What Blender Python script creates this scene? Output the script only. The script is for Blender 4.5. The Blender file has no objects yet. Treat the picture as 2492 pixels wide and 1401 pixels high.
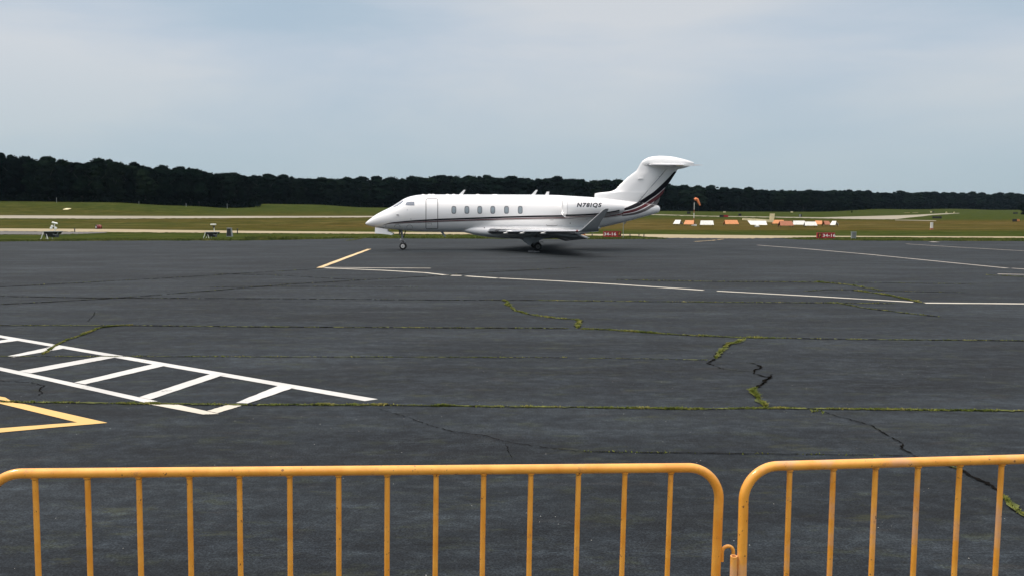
import bpy, bmesh, math, random
import numpy as np
from mathutils import Vector, Matrix, noise as mnoise

random.seed(7)
R = math.radians
scene = bpy.context.scene
COL = scene.collection

# ------------------------------------------------------------------ camera
F = 1980.0                       # focal length in pixels of the 2492 wide photograph
CAM_H = 2.28
PITCH = math.atan(182.5 / F)
cam_data = bpy.data.cameras.new("camera")
cam = bpy.data.objects.new("camera", cam_data)
COL.objects.link(cam)
cam_data.sensor_width = 36.0
cam_data.lens = 36.0 * F / 2492.0
cam_data.clip_start = 0.05
cam_data.clip_end = 9000
cam.location = (0, 0, CAM_H)
cam.rotation_euler = (math.pi / 2 - PITCH, 0, 0)
scene.camera = cam

# ------------------------------------------------------------------ world
SUN_EL, SUN_AZ = 54.0, 274.0      # azimuth clockwise from +Y (high on the left, behind thin cloud)
world = bpy.data.worlds.new("World")
scene.world = world
world.use_nodes = True
wn, wl = world.node_tree.nodes, world.node_tree.links
wn.clear()
w_out = wn.new('ShaderNodeOutputWorld')
w_sky = wn.new('ShaderNodeTexSky'); w_sky.sky_type = 'NISHITA'; w_sky.sun_disc = False
w_sky.sun_elevation = R(SUN_EL); w_sky.sun_rotation = R(SUN_AZ)
w_bg1 = wn.new('ShaderNodeBackground'); w_bg1.inputs[1].default_value = 0.10
wl.new(w_sky.outputs[0], w_bg1.inputs[0])
w_bg2 = wn.new('ShaderNodeBackground'); w_bg2.inputs[1].default_value = 1.0
tc = wn.new('ShaderNodeTexCoord')
sep = wn.new('ShaderNodeSeparateXYZ'); wl.new(tc.outputs['Generated'], sep.inputs[0])
def wmath(op, a, b=None, c=None):
    n = wn.new('ShaderNodeMath'); n.operation = op
    for i, v in enumerate((a, b, c)):
        if v is None: continue
        if isinstance(v, (int, float)): n.inputs[i].default_value = v
        else: wl.new(v, n.inputs[i])
    return n.outputs[0]
def wnoise(sx, sy, sz, scale, detail, rough, off):
    mp = wn.new('ShaderNodeMapping'); mp.inputs['Scale'].default_value = (sx, sy, sz)
    mp.inputs['Location'].default_value = off
    wl.new(tc.outputs['Generated'], mp.inputs[0])
    n = wn.new('ShaderNodeTexNoise'); n.inputs['Scale'].default_value = scale
    n.inputs['Detail'].default_value = detail; n.inputs['Roughness'].default_value = rough
    n.inputs['Distortion'].default_value = 0.3
    wl.new(mp.outputs[0], n.inputs['Vector'])
    return n.outputs[0]
def wramp(fac, stops):
    r = wn.new('ShaderNodeValToRGB'); wl.new(fac, r.inputs[0])
    el = r.color_ramp.elements
    while len(el) < len(stops): el.new(0.5)
    for e, (p, c) in zip(el, stops):
        e.position = p; e.color = (c[0], c[1], c[2], 1)
    return r.outputs[0]
def wmix(fac, a, b):
    m = wn.new('ShaderNodeMix'); m.data_type = 'RGBA'
    if isinstance(fac, float): m.inputs[0].default_value = fac
    else: wl.new(fac, m.inputs[0])
    wl.new(a, m.inputs[6]); wl.new(b, m.inputs[7])
    return m.outputs[2]
n_big = wnoise(1.0, 1.0, 4.2, 1.7, 5, 0.55, (3.1, 0.4, 1.35))
n_sml = wnoise(1.0, 1.0, 5.0, 5.0, 6, 0.6, (1.0, 5.0, 2.0))
n_mix = wmath('ADD', wmath('MULTIPLY', n_big, 0.78), wmath('MULTIPLY', n_sml, 0.22))
# the cloud sheet thins and whitens toward the left (west)
def bank(x0, z0, r, amp, zs=2.6):
    dx = wmath('SUBTRACT', sep.outputs[0], x0); dz = wmath('MULTIPLY', wmath('SUBTRACT', sep.outputs[2], z0), zs)
    d = wmath('SQRT', wmath('ADD', wmath('MULTIPLY', dx, dx), wmath('MULTIPLY', dz, dz)))
    d = wmath('ADD', d, wmath('MULTIPLY', wmath('SUBTRACT', n_sml, 0.5), 0.22))
    n = wn.new('ShaderNodeMapRange'); n.interpolation_type = 'SMOOTHSTEP'
    wl.new(d, n.inputs[0]); n.inputs[1].default_value = 0.0; n.inputs[2].default_value = r; n.inputs[3].default_value = amp; n.inputs[4].default_value = 0.0
    return n.outputs[0]
for args in ((-0.54, 0.140, 0.36, 0.48), (0.20, 0.27, 0.42, 0.26), (0.54, 0.130, 0.30, 0.26), (0.12, 0.115, 0.22, 0.09)):
    n_mix = wmath('ADD', n_mix, bank(*args))
cloud = wramp(n_mix, [(0.36, (0.420, 0.535, 0.645)), (0.49, (0.460, 0.565, 0.665)), (0.60, (0.540, 0.615, 0.700)), (0.76, (0.66, 0.69, 0.725))])
low = wn.new('ShaderNodeRGB'); low.outputs[0].default_value = (0.425, 0.530, 0.595, 1)
elev = wmath('SMOOTH_MIN', wmath('MAXIMUM', wmath('MULTIPLY', sep.outputs[2], 5.5), 0.0), 1.0, 0.15)
sky_col = wmix(elev, low.outputs[0], cloud)
# a high overcast is brighter overhead than at the horizon
zen = wmath('MAXIMUM', wmath('SUBTRACT', sep.outputs[2], 0.28), 0.0)
gain = wmath('ADD', wmath('MULTIPLY', zen, 4.4), 1.0)
warm = wn.new('ShaderNodeRGB'); warm.outputs[0].default_value = (0.645, 0.61, 0.595, 1)
hi_col = wmix(wmath('MINIMUM', wmath('MULTIPLY', zen, 4.0), 1.0), sky_col, warm.outputs[0])
vm = wn.new('ShaderNodeVectorMath'); vm.operation = 'SCALE'
wl.new(hi_col, vm.inputs[0]); wl.new(gain, vm.inputs['Scale'])
wl.new(vm.outputs[0], w_bg2.inputs[0])
w_mx = wn.new('ShaderNodeMixShader'); w_mx.inputs[0].default_value = 0.9
wl.new(w_bg1.outputs[0], w_mx.inputs[1]); wl.new(w_bg2.outputs[0], w_mx.inputs[2])
wl.new(w_mx.outputs[0], w_out.inputs[0])

# ------------------------------------------------------------------ sun
sd = bpy.data.lights.new("sun", 'SUN')
sd.energy = 2.0; sd.angle = R(11); sd.color = (1.0, 0.93, 0.84)
sun = bpy.data.objects.new("sun", sd); COL.objects.link(sun)
sv = Vector((math.sin(R(SUN_AZ)) * math.cos(R(SUN_EL)), math.cos(R(SUN_AZ)) * math.cos(R(SUN_EL)), math.sin(R(SUN_EL))))
sun.rotation_euler = sv.to_track_quat('Z', 'Y').to_euler()
sun.location = (-40, -60, 90)

scene.render.engine = 'CYCLES'
scene.render.resolution_x, scene.render.resolution_y = 1024, 575
scene.view_settings.view_transform = 'Standard'
scene.view_settings.look = 'None'
scene.view_settings.gamma = 1.0
scene.view_settings.exposure = 0.0
scene.cycles.max_bounces = 6
scene.cycles.volume_bounces = 0

# ------------------------------------------------------------------ survey helpers: a sight line meets the ground
def ray(px, py):
    dx = px - 1246.0; du = 700.5 - py
    return (dx, F * math.cos(PITCH) + du * math.sin(PITCH), -F * math.sin(PITCH) + du * math.cos(PITCH))
def G(px, py, z=0.0):
    d = ray(px, py); t = (z - CAM_H) / d[2]
    return (d[0] * t, d[1] * t)
def AT(px, py, Y):
    d = ray(px, py); t = Y / d[1]
    return (d[0] * t, Y, CAM_H + d[2] * t)

# ------------------------------------------------------------------ object helpers
def tag(o, label=None, cat=None, group=None, kind=None):
    if label: o['label'] = label
    if cat: o['category'] = cat
    if group: o['group'] = group
    if kind: o['kind'] = kind
    return o
def empty(name, loc, rz=0.0):
    o = bpy.data.objects.new(name, None); COL.objects.link(o)
    o.location = loc; o.rotation_euler = (0, 0, rz); o.empty_display_size = 0.3
    return o
class MB:
    def __init__(s): s.v = []; s.f = []; s.mi = []
    def add(s, vs, fs, m=0):
        b = len(s.v); s.v.extend([tuple(q) for q in vs])
        for q in fs: s.f.append(tuple(b + i for i in q)); s.mi.append(m)
    def box(s, x0, x1, y0, y1, z0, z1, m=0, M=None):
        vs = [Vector(q) for q in ((x0,y0,z0),(x1,y0,z0),(x1,y1,z0),(x0,y1,z0),(x0,y0,z1),(x1,y0,z1),(x1,y1,z1),(x0,y1,z1))]
        if M: vs = [M @ q for q in vs]
        s.add(vs, [(0,3,2,1),(4,5,6,7),(0,1,5,4),(1,2,6,5),(2,3,7,6),(3,0,4,7)], m)
    def hexa(s, p, m=0):
        s.add(p, [(0,3,2,1),(4,5,6,7),(0,1,5,4),(1,2,6,5),(2,3,7,6),(3,0,4,7)], m)
    def loft(s, rings, caps=True, m=0, mfun=None):
        n = len(rings[0]); b = len(s.v)
        for r in rings: s.v.extend([tuple(q) for q in r])
        for i in range(len(rings) - 1):
            for j in range(n):
                k = (j + 1) % n
                s.f.append((b+i*n+j, b+i*n+k, b+(i+1)*n+k, b+(i+1)*n+j))
                s.mi.append(mfun(i, j) if mfun else m)
        if caps:
            s.f.append(tuple(b + j for j in range(n))[::-1]); s.mi.append(m)
            s.f.append(tuple(b + (len(rings)-1)*n + j for j in range(n))); s.mi.append(m)
    def tube(s, pts, r, n=12, m=0, caps=True):
        pts = [Vector(p) for p in pts]; rr = r if isinstance(r, (list, tuple)) else [r] * len(pts)
        t0 = (pts[1] - pts[0]).normalized()
        a = Vector((0,0,1)) if abs(t0.z) < 0.9 else Vector((0,1,0))
        u = t0.cross(a).normalized(); rings = []
        for i, p in enumerate(pts):
            t = (pts[min(i+1, len(pts)-1)] - pts[max(i-1, 0)]).normalized()
            u = (u - t * u.dot(t)).normalized(); w = t.cross(u)
            rings.append([p + (u * math.cos(q*2*math.pi/n) + w * math.sin(q*2*math.pi/n)) * rr[i] for q in range(n)])
        s.loft(rings, caps, m)
    def lathe(s, c, axis, prof, n=24, m=0, caps=True):
        c = Vector(c); ax = Vector(axis).normalized()
        a = Vector((0,0,1)) if abs(ax.z) < 0.9 else Vector((1,0,0))
        u = ax.cross(a).normalized(); w = ax.cross(u)
        s.loft([[c + ax*d + (u*math.cos(q*2*math.pi/n) + w*math.sin(q*2*math.pi/n))*r for q in range(n)] for d, r in prof], caps, m)
    def build(s, name, mats, parent=None, smooth=35, loc=None, fix=True):
        me = bpy.data.meshes.new(name)
        me.from_pydata(s.v, [], s.f)
        if not isinstance(mats, (list, tuple)): mats = [mats]
        for q in mats: me.materials.append(q)
        me.polygons.foreach_set('material_index', s.mi)
        if fix:
            bm = bmesh.new(); bm.from_mesh(me); bmesh.ops.recalc_face_normals(bm, faces=bm.faces); bm.to_mesh(me); bm.free()
        if smooth:
            me.polygons.foreach_set('use_smooth', [True] * len(me.polygons))
            me.set_sharp_from_angle(angle=R(smooth))
        me.update()
        o = bpy.data.objects.new(name, me); COL.objects.link(o)
        if loc: o.location = loc
        if parent: o.parent = parent
        return o
def copy_tree(o, parent=None):
    c = o.copy(); COL.objects.link(c)
    if parent: c.parent = parent
    for ch in [q for q in bpy.data.objects if q.parent == o]:
        copy_tree(ch, c)
    return c

# ------------------------------------------------------------------ material helpers
class Mat:
    def __init__(s, name, base=(0.5,0.5,0.5), rough=0.5, metal=0.0, spec=0.5, coat=0.0):
        s.m = bpy.data.materials.new(name); s.m.use_nodes = True
        s.n, s.l = s.m.node_tree.nodes, s.m.node_tree.links
        s.b = s.n['Principled BSDF']
        s.b.inputs['Base Color'].default_value = (*base, 1)
        s.b.inputs['Roughness'].default_value = rough
        s.b.inputs['Metallic'].default_value = metal
        s.b.inputs['Specular IOR Level'].default_value = spec
        s.b.inputs['Coat Weight'].default_value = coat
        s.b.inputs['Coat Roughness'].default_value = 0.08
        s.tc = s.n.new('ShaderNodeTexCoord')
    def noise(s, scale, detail=4, rough=0.55, sc=(1,1,1), off=(0,0,0), dist=0.0, coord='Object'):
        mp = s.n.new('ShaderNodeMapping'); mp.inputs['Scale'].default_value = sc; mp.inputs['Location'].default_value = off
        s.l.new(s.tc.outputs[coord], mp.inputs[0])
        t = s.n.new('ShaderNodeTexNoise'); t.inputs['Scale'].default_value = scale
        t.inputs['Detail'].default_value = detail; t.inputs['Roughness'].default_value = rough
        t.inputs['Distortion'].default_value = dist
        s.l.new(mp.outputs[0], t.inputs['Vector'])
        return t.outputs[0]
    def voro(s, scale, sc=(1,1,1), feature='F1', out='Distance'):
        mp = s.n.new('ShaderNodeMapping'); mp.inputs['Scale'].default_value = sc
        s.l.new(s.tc.outputs['Object'], mp.inputs[0])
        t = s.n.new('ShaderNodeTexVoronoi'); t.inputs['Scale'].default_value = scale; t.feature = feature
        s.l.new(mp.outputs[0], t.inputs['Vector'])
        return t.outputs[out]
    def math(s, op, a, b=None, clamp=False):
        n = s.n.new('ShaderNodeMath'); n.operation = op; n.use_clamp = clamp
        for i, v in enumerate((a, b)):
            if v is None: continue
            if isinstance(v, (int, float)): n.inputs[i].default_value = v
            else: s.l.new(v, n.inputs[i])
        return n.outputs[0]
    def step(s, v, lo, hi, a=0.0, b=1.0):
        n = s.n.new('ShaderNodeMapRange'); n.inputs[1].default_value = lo; n.inputs[2].default_value = hi
        n.inputs[3].default_value = a; n.inputs[4].default_value = b; n.interpolation_type = 'SMOOTHSTEP'
        s.l.new(v, n.inputs[0]); return n.outputs[0]
    def ramp(s, fac, stops):
        r = s.n.new('ShaderNodeValToRGB'); s.l.new(fac, r.inputs[0]); el = r.color_ramp.elements
        while len(el) < len(stops): el.new(0.5)
        for e, (p, c) in zip(el, stops): e.position = p; e.color = (*c, 1)
        return r.outputs[0]
    def rgb(s, c):
        r = s.n.new('ShaderNodeRGB'); r.outputs[0].default_value = (*c, 1); return r.outputs[0]
    def mix(s, fac, a, b, mode='MIX'):
        m = s.n.new('ShaderNodeMix'); m.data_type = 'RGBA'; m.blend_type = mode
        if isinstance(fac, (int, float)): m.inputs[0].default_value = fac
        else: s.l.new(fac, m.inputs[0])
        for i, v in ((6, a), (7, b)):
            if isinstance(v, tuple): m.inputs[i].default_value = (*v, 1)
            else: s.l.new(v, m.inputs[i])
        return m.outputs[2]
    def base(s, c): s.l.new(c, s.b.inputs['Base Color']); return s
    def rough(s, c): s.l.new(c, s.b.inputs['Roughness']); return s
    def bump(s, h, strength=0.3, dist=0.01):
        b = s.n.new('ShaderNodeBump'); b.inputs['Strength'].default_value = strength; b.inputs['Distance'].default_value = dist
        s.l.new(h, b.inputs['Height']); s.l.new(b.outputs[0], s.b.inputs['Normal']); return s
    def sepxyz(s):
        n = s.n.new('ShaderNodeSeparateXYZ'); s.l.new(s.tc.outputs['Object'], n.inputs[0]); return n.outputs
M = {}
def worn(name, base, rough=0.5, amt=0.12, scale=6, metal=0.0, coat=0.0, dark=None):
    """paint or metal with slight procedural mottling and grime"""
    q = Mat(name, base, rough, metal, 0.5, coat)
    n = q.noise(scale, 5, 0.6)
    d = dark or tuple(c * (1 - 3 * amt) for c in base)
    q.base(q.mix(q.step(n, 0.42, 0.72), base, tuple(max(0, c) for c in d)))
    M[name] = q.m
    return q

# asphalt of the apron
def make_asphalt():
    q = Mat('asphalt', (0.04, 0.044, 0.05), 0.85, 0, 0.2)
    big = q.noise(0.16, 5, 0.6, (0.35, 1.0, 1))
    mid = q.noise(2.2, 8, 0.75, (0.3, 1.2, 1), (4, 2, 0), 0.2)
    strk = q.noise(0.55, 8, 0.75, (0.25, 1.7, 1), (14, 5, 0))
    fine = q.noise(60, 4, 0.75)
    pebb = q.noise(130, 2, 0.6)
    c = q.ramp(big, [(0.36, (0.0050, 0.0090, 0.0125)), (0.5, (0.0070, 0.0112, 0.0150)), (0.64, (0.0100, 0.0145, 0.0180))])
    big2 = q.noise(0.9, 10, 0.72, (0.28, 1.0, 1), (5, 50, 0), 0.3); big3 = q.noise(0.33, 8, 0.7, (0.3, 1.0, 1), (40, 8, 0), 0.3)
    c = q.mix(q.step(big2, 0.50, 0.62, 0, 0.6), c, (0.0200, 0.0250, 0.0280)); c = q.mix(q.step(big2, 0.49, 0.38, 0, 0.5), c, (0.0030, 0.0050, 0.0070))
    c = q.mix(q.step(big3, 0.50, 0.62, 0, 0.5), c, (0.0215, 0.0245, 0.0265)); c = q.mix(q.step(big3, 0.48, 0.38, 0, 0.4), c, (0.0035, 0.0055, 0.0075))
    c = q.mix(q.step(mid, 0.50, 0.60, 0, 0.5), c, (0.018, 0.0225, 0.0250))
    c = q.mix(q.step(strk, 0.52, 0.60, 0, 0.3), c, (0.011, 0.012, 0.014))
    c = q.mix(q.step(q.noise(3.4, 9, 0.85, (0.3, 1.3, 1), (3, 25, 0)), 0.545, 0.60, 0, 0.7), c, (0.034, 0.040, 0.041))
    c = q.mix(q.step(q.noise(2.6, 7, 0.75, (0.6, 1.3, 1), (9, 9, 0)), 0.53, 0.65, 0, 0.75), c, (0.029, 0.033, 0.016))
    c = q.mix(q.step(q.noise(1.9, 7, 0.75, (0.5, 1.3, 1), (2, 19, 0)), 0.55, 0.68, 0, 0.5), c, (0.034, 0.027, 0.021))
    g1 = q.noise(5.5, 6, 0.8, (0.8, 1, 1), (31, 7, 0)); g2 = q.noise(17, 5, 0.8, (1, 1, 1), (1, 77, 0))
    c = q.mix(q.step(g1, 0.50, 0.64, 0, 0.42), c, (0.030, 0.036, 0.039))
    c = q.mix(q.step(g1, 0.49, 0.36, 0, 0.3), c, (0.006, 0.007, 0.008))
    c = q.mix(q.step(g2, 0.52, 0.66, 0, 0.4), c, (0.036, 0.039, 0.041))
    c = q.mix(q.step(g2, 0.47, 0.34, 0, 0.5), c, (0.004, 0.005, 0.006))
    c = q.mix(q.step(fine, 0.38, 0.64, 0.0, 1.0), q.mix(0.6, c, (0.004, 0.004, 0.005)), q.mix(0.16, c, (0.09, 0.095, 0.10)))
    c = q.mix(q.step(pebb, 0.62, 0.76, 0, 0.6), c, (0.085, 0.09, 0.092))
    g = q.math('MULTIPLY', q.math('MULTIPLY', q.step(big2, 0.36, 0.66, 0.80, 1.24), q.step(big3, 0.36, 0.66, 0.86, 1.15)), q.step(g1, 0.34, 0.66, 0.76, 1.24))
    strk2 = q.noise(2.0, 9, 0.8, (0.28, 1.35, 1), (63, 5, 0))
    g = q.math('MULTIPLY', g, q.step(strk2, 0.52, 0.66, 0.97, 1.42))
    vs_ = q.n.new('ShaderNodeVectorMath'); vs_.operation = 'SCALE'
    q.l.new(q.mix(1.0, c, (0.90, 1.0, 1.09), 'MULTIPLY'), vs_.inputs[0]); q.l.new(g, vs_.inputs['Scale']); c = vs_.outputs[0]
    c = q.mix(q.step(q.noise(2.1, 8, 0.78, (0.4, 1.3, 1), (9, 91, 0)), 0.56, 0.66, 0, 0.35), c, (0.046, 0.050, 0.022))
    sp = q.math('LESS_THAN', q.voro(2.6), 0.014)
    sp2 = q.math('LESS_THAN', q.voro(9.0), 0.040)
    pick = q.math('GREATER_THAN', q.noise(0.9, 4, 0.7, (1, 1, 1), (7, 3, 0)), 0.54)
    c = q.mix(q.math('MAXIMUM', sp, q.math('MULTIPLY', sp2, pick)), c, (0.34, 0.34, 0.32))
    q.base(c)
    q.b.inputs['Roughness'].default_value = 0.88
    q.b.inputs['Specular IOR Level'].default_value = 0.17
    q.bump(q.math('ADD', fine, q.math('MULTIPLY', pebb, 0.5)), 0.35, 0.004)
    M['asphalt'] = q.m
make_asphalt()

def make_field():
    q = Mat('field_grass', (0.06, 0.08, 0.02), 1.0, 0, 0.0)
    a = q.noise(0.035, 5, 0.6, (0.6, 1.4, 1)); b = q.noise(0.3, 9, 0.8, (0.7, 0.8, 1)); d = q.noise(2.5, 4, 0.7)
    x, y, z = q.sepxyz()
    green = q.ramp(b, [(0.36, (0.021, 0.033, 0.009)), (0.5, (0.037, 0.049, 0.012)), (0.64, (0.068, 0.070, 0.021))])
    olive = q.ramp(b, [(0.36, (0.040, 0.032, 0.010)), (0.5, (0.068, 0.050, 0.015)), (0.64, (0.108, 0.075, 0.025))])
    dry = q.ramp(b, [(0.38, (0.082, 0.062, 0.024)), (0.62, (0.155, 0.118, 0.052))])
    # the mown middle of the field is drier, more so to the right
    m1 = q.math('MULTIPLY', q.step(y, 95, 120), q.step(y, 300, 190))
    m2 = q.math('ADD', q.step(x, -110, 40, 0.30, 0.95), q.math('MULTIPLY', q.math('SUBTRACT', a, 0.5), 2.2))
    c = q.mix(q.math('MULTIPLY', m1, m2, True), green, olive)
    m3 = q.math('MULTIPLY', q.math('MULTIPLY', q.step(y, 105, 125), q.step(y, 260, 180)), q.step(q.noise(0.09, 7, 0.75, (0.35, 1.6, 1), (30, 11, 0)), 0.46, 0.62))
    c = q.mix(q.math('MULTIPLY', m3, q.step(x, -80, 50, 0.35, 0.8)), c, dry)
    c = q.mix(q.step(d, 0.35, 0.7, 0.0, 0.35), c, (0.03, 0.042, 0.012))
    q.base(c); q.bump(d, 0.6, 0.15)
    M['field'] = q.m
make_field()

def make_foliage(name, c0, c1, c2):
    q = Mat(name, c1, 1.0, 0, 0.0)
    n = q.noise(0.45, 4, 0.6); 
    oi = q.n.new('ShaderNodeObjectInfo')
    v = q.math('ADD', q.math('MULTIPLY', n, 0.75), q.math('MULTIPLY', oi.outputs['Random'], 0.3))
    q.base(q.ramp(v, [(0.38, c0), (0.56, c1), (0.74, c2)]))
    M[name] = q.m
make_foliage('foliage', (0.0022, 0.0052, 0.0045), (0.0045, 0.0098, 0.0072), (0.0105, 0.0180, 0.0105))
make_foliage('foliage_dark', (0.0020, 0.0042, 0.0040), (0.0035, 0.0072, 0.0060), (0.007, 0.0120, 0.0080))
worn('bark', (0.014, 0.012, 0.010), 0.95, 0.2, 5)
def make_weed(name, cs, sc=3.0):
    q = Mat(name, cs[1], 0.8, 0, 0.2)
    n = q.noise(sc, 4, 0.7)
    q.base(q.ramp(n, [(0.35, cs[0]), (0.5, cs[1]), (0.64, cs[2])])); M[name] = q.m
make_weed('weed', [(0.05, 0.075, 0.010), (0.11, 0.13, 0.018), (0.27, 0.24, 0.07)])
make_weed('moss', [(0.014, 0.018, 0.005), (0.045, 0.055, 0.010), (0.12, 0.13, 0.03)], 5)
make_weed('verge', [(0.035, 0.056, 0.010), (0.062, 0.082, 0.013), (0.12, 0.11, 0.026)], 0.6)
q = Mat('crack_dark', (0.006, 0.006, 0.006), 1.0, 0, 0.0); q.base(q.mix(q.noise(9, 3), (0.004, 0.004, 0.004), (0.012, 0.011, 0.010))); M['crack'] = q.m
def make_paint(name, c, wear, scale=2.2):
    q = Mat(name, c, 0.65, 0, 0.3)
    n = q.noise(scale, 7, 0.75); g = q.noise(40, 3, 0.7)
    k = q.math('ADD', q.math('MULTIPLY', n, 0.75), q.math('MULTIPLY', g, 0.25))
    col = q.mix(q.step(q.noise(0.8, 4), 0.35, 0.7), c, tuple(v * 0.86 for v in c))
    q.base(q.mix(q.step(k, wear, wear + 0.12), col, (0.06, 0.06, 0.058))); q.bump(g, 0.25, 0.004)
    M[name] = q.m
make_paint('paint_white', (0.53, 0.525, 0.505), 0.57)
make_paint('paint_cream', (0.56, 0.52, 0.44), 0.62)
make_paint('paint_yellow', (0.62, 0.40, 0.14), 0.62)
make_paint('paint_faded', (0.34, 0.31, 0.27), 0.54)
make_paint('paint_faded_yellow', (0.60, 0.44, 0.23), 0.62)
q = Mat('taxi_concrete', (0.4, 0.35, 0.27), 0.9, 0, 0.2)
n = q.noise(0.5, 6, 0.7, (0.25, 1.5, 1))
q.base(q.mix(q.step(q.noise(3, 4, 0.7), 0.4, 0.7, 0, 0.35), q.ramp(n, [(0.38, (0.24, 0.195, 0.115)), (0.6, (0.36, 0.30, 0.19))]), (0.16, 0.15, 0.10))); M['taxi'] = q.m
q = Mat('runway_concrete', (0.3, 0.28, 0.24), 0.9, 0, 0.2)
q.base(q.ramp(q.noise(0.2, 6, 0.7, (0.2, 1.5, 1)), [(0.38, (0.20, 0.185, 0.14)), (0.62, (0.30, 0.27, 0.205))])); M['runway'] = q.m
q = Mat('old_asphalt', (0.12, 0.12, 0.12), 0.9, 0, 0.2)
q.base(q.ramp(q.noise(0.4, 6, 0.7, (0.25, 1.5, 1)), [(0.35, (0.085, 0.085, 0.082)), (0.65, (0.13, 0.125, 0.115))])); M['old_asphalt'] = q.m
q = Mat('walk_asphalt', (0.06, 0.06, 0.06), 0.9, 0, 0.2)
q.base(q.ramp(q.noise(3, 6, 0.7), [(0.35, (0.05, 0.05, 0.05)), (0.65, (0.08, 0.08, 0.078))])); M['walk'] = q.m

# barrier paint: orange-yellow with pink-grey bleached patches and rust specks
def make_barrier_paint(name, bleach):
    q = Mat(name, (0.66, 0.27, 0.04), 0.36, 0, 0.5, 0.7)
    q.b.inputs['Coat Roughness'].default_value = 0.12; q.b.inputs['Coat IOR'].default_value = 1.5
    n = q.noise(3.0, 5, 0.65); r = q.noise(55, 3, 0.7); s_ = q.noise(9, 4, 0.6)
    c = q.ramp(s_, [(0.38, (0.72, 0.285, 0.018)), (0.62, (0.82, 0.375, 0.045))])
    c = q.mix(q.step(n, bleach, bleach + 0.14, 0, 0.75), c, (0.60, 0.34, 0.20))
    c = q.mix(q.step(q.noise(16, 6, 0.8), 0.57, 0.68, 0, 0.65), c, (0.40, 0.16, 0.05))
    c = q.mix(q.step(r, 0.65, 0.71, 0, 0.9), c, (0.10, 0.04, 0.02))
    q.base(c); q.rough(q.step(n, 0.3, 0.7, 0.34, 0.6)); q.bump(r, 0.12, 0.002)
    M[name] = q.m
make_barrier_paint('barrier_paint', 0.60)
make_barrier_paint('barrier_paint_bleached', 0.50)

# aircraft
def make_white():
    q = Mat('aircraft_white', (0.82, 0.82, 0.82), 0.22, 0, 0.6, 1.0)
    n = q.noise(1.5, 5, 0.6, (0.4, 1, 1.6))
    q.base(q.mix(q.step(n, 0.5, 0.8, 0, 0.5), (0.83, 0.83, 0.83), (0.72, 0.72, 0.71)))
    M['jet_white'] = q.m
make_white()
worn('jet_grey', (0.34, 0.36, 0.38), 0.4, 0.06, 3)
worn('winglet_grey', (0.18, 0.195, 0.205), 0.4, 0.04, 3)
worn('jet_black', (0.004, 0.004, 0.008), 0.45, 0.0, 3, 0, 0.0); M['jet_black'].node_tree.nodes['Principled BSDF'].inputs['Specular IOR Level'].default_value = .2
worn('jet_red', (0.085, 0.005, 0.010), 0.4, 0.0, 3, 0, 0.1)
worn('jet_pewter', (0.11, 0.10, 0.10), 0.35, 0.02, 3, 0.3, 0.5)
worn('seam', (0.10, 0.10, 0.11), 0.6, 0.05, 8)
worn('polished_metal', (0.50, 0.51, 0.53), 0.16, 0.04, 5, 1.0)
worn('cabin_blind', (0.26, 0.31, 0.34), 0.25, 0.08, 9, 0, 0.8)
worn('cockpit_glass', (0.16, 0.19, 0.24), 0.12, 0.1, 4, 0, 1.0)
worn('window_frame', (0.11, 0.12, 0.13), 0.4, 0.05, 8)
worn('rubber', (0.012, 0.012, 0.012), 0.8, 0.05, 12)
worn('hub_white', (0.62, 0.62, 0.60), 0.4, 0.08, 14)
worn('hub_grey', (0.12, 0.12, 0.12), 0.5, 0.08, 14)
worn('gear_metal', (0.30, 0.31, 0.33), 0.4, 0.1, 14, 0.4)
worn('dark_metal', (0.02, 0.022, 0.024), 0.5, 0.08, 10, 0.3)
worn('lettering', (0.02, 0.022, 0.03), 0.35, 0.0, 6)
# field furniture
worn('sign_red', (0.34, 0.014, 0.020), 0.45, 0.08, 5)
worn('sign_black', (0.012, 0.012, 0.012), 0.5, 0.05, 5)
worn('sign_white', (0.80, 0.78, 0.76), 0.5, 0.02, 8)
worn('sign_orange', (0.62, 0.26, 0.03), 0.5, 0.05, 8)
worn('board_white', (0.66, 0.66, 0.62), 0.6, 0.06, 3)
worn('board_orange', (0.60, 0.24, 0.085), 0.6, 0.07, 3)
worn('board_rust', (0.36, 0.13, 0.065), 0.65, 0.07, 3)
worn('board_cream', (0.76, 0.66, 0.40), 0.6, 0.05, 3)
worn('wood_dark', (0.05, 0.04, 0.03), 0.8, 0.1, 5)
worn('galvanised', (0.27, 0.30, 0.30), 0.45, 0.08, 8, 0.3)
worn('sock_orange', (0.78, 0.25, 0.10), 0.7, 0.06, 4)
worn('drum_red', (0.17, 0.016, 0.022), 0.5, 0.12, 6)
worn('lamp_white', (0.80, 0.82, 0.78), 0.35, 0.03, 8)

# ------------------------------------------------------------------ terrain
def pchip(xs, ys):
    xs = np.array(xs, float); ys = np.array(ys, float); h = np.diff(xs); d = np.diff(ys) / h
    m = np.zeros(len(xs)); m[0], m[-1] = d[0], d[-1]
    for i in range(1, len(xs) - 1):
        if d[i-1] * d[i] > 0:
            w1 = 2*h[i] + h[i-1]; w2 = h[i] + 2*h[i-1]
            m[i] = (w1 + w2) / (w1 / d[i-1] + w2 / d[i])
    xl, yl, hl, ml = xs.tolist(), ys.tolist(), h.tolist(), m.tolist()
    import bisect
    def f(x):
        if x <= xl[0]: return yl[0]
        if x >= xl[-1]: return yl[-1]
        i = min(bisect.bisect_right(xl, x) - 1, len(hl) - 1)
        t = (x - xl[i]) / hl[i]; t2 = t*t; t3 = t2*t
        return (2*t3-3*t2+1)*yl[i] + (t3-2*t2+t)*hl[i]*ml[i] + (-2*t3+3*t2)*yl[i+1] + (t3-t2)*hl[i]*ml[i+1]
    return f
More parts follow.
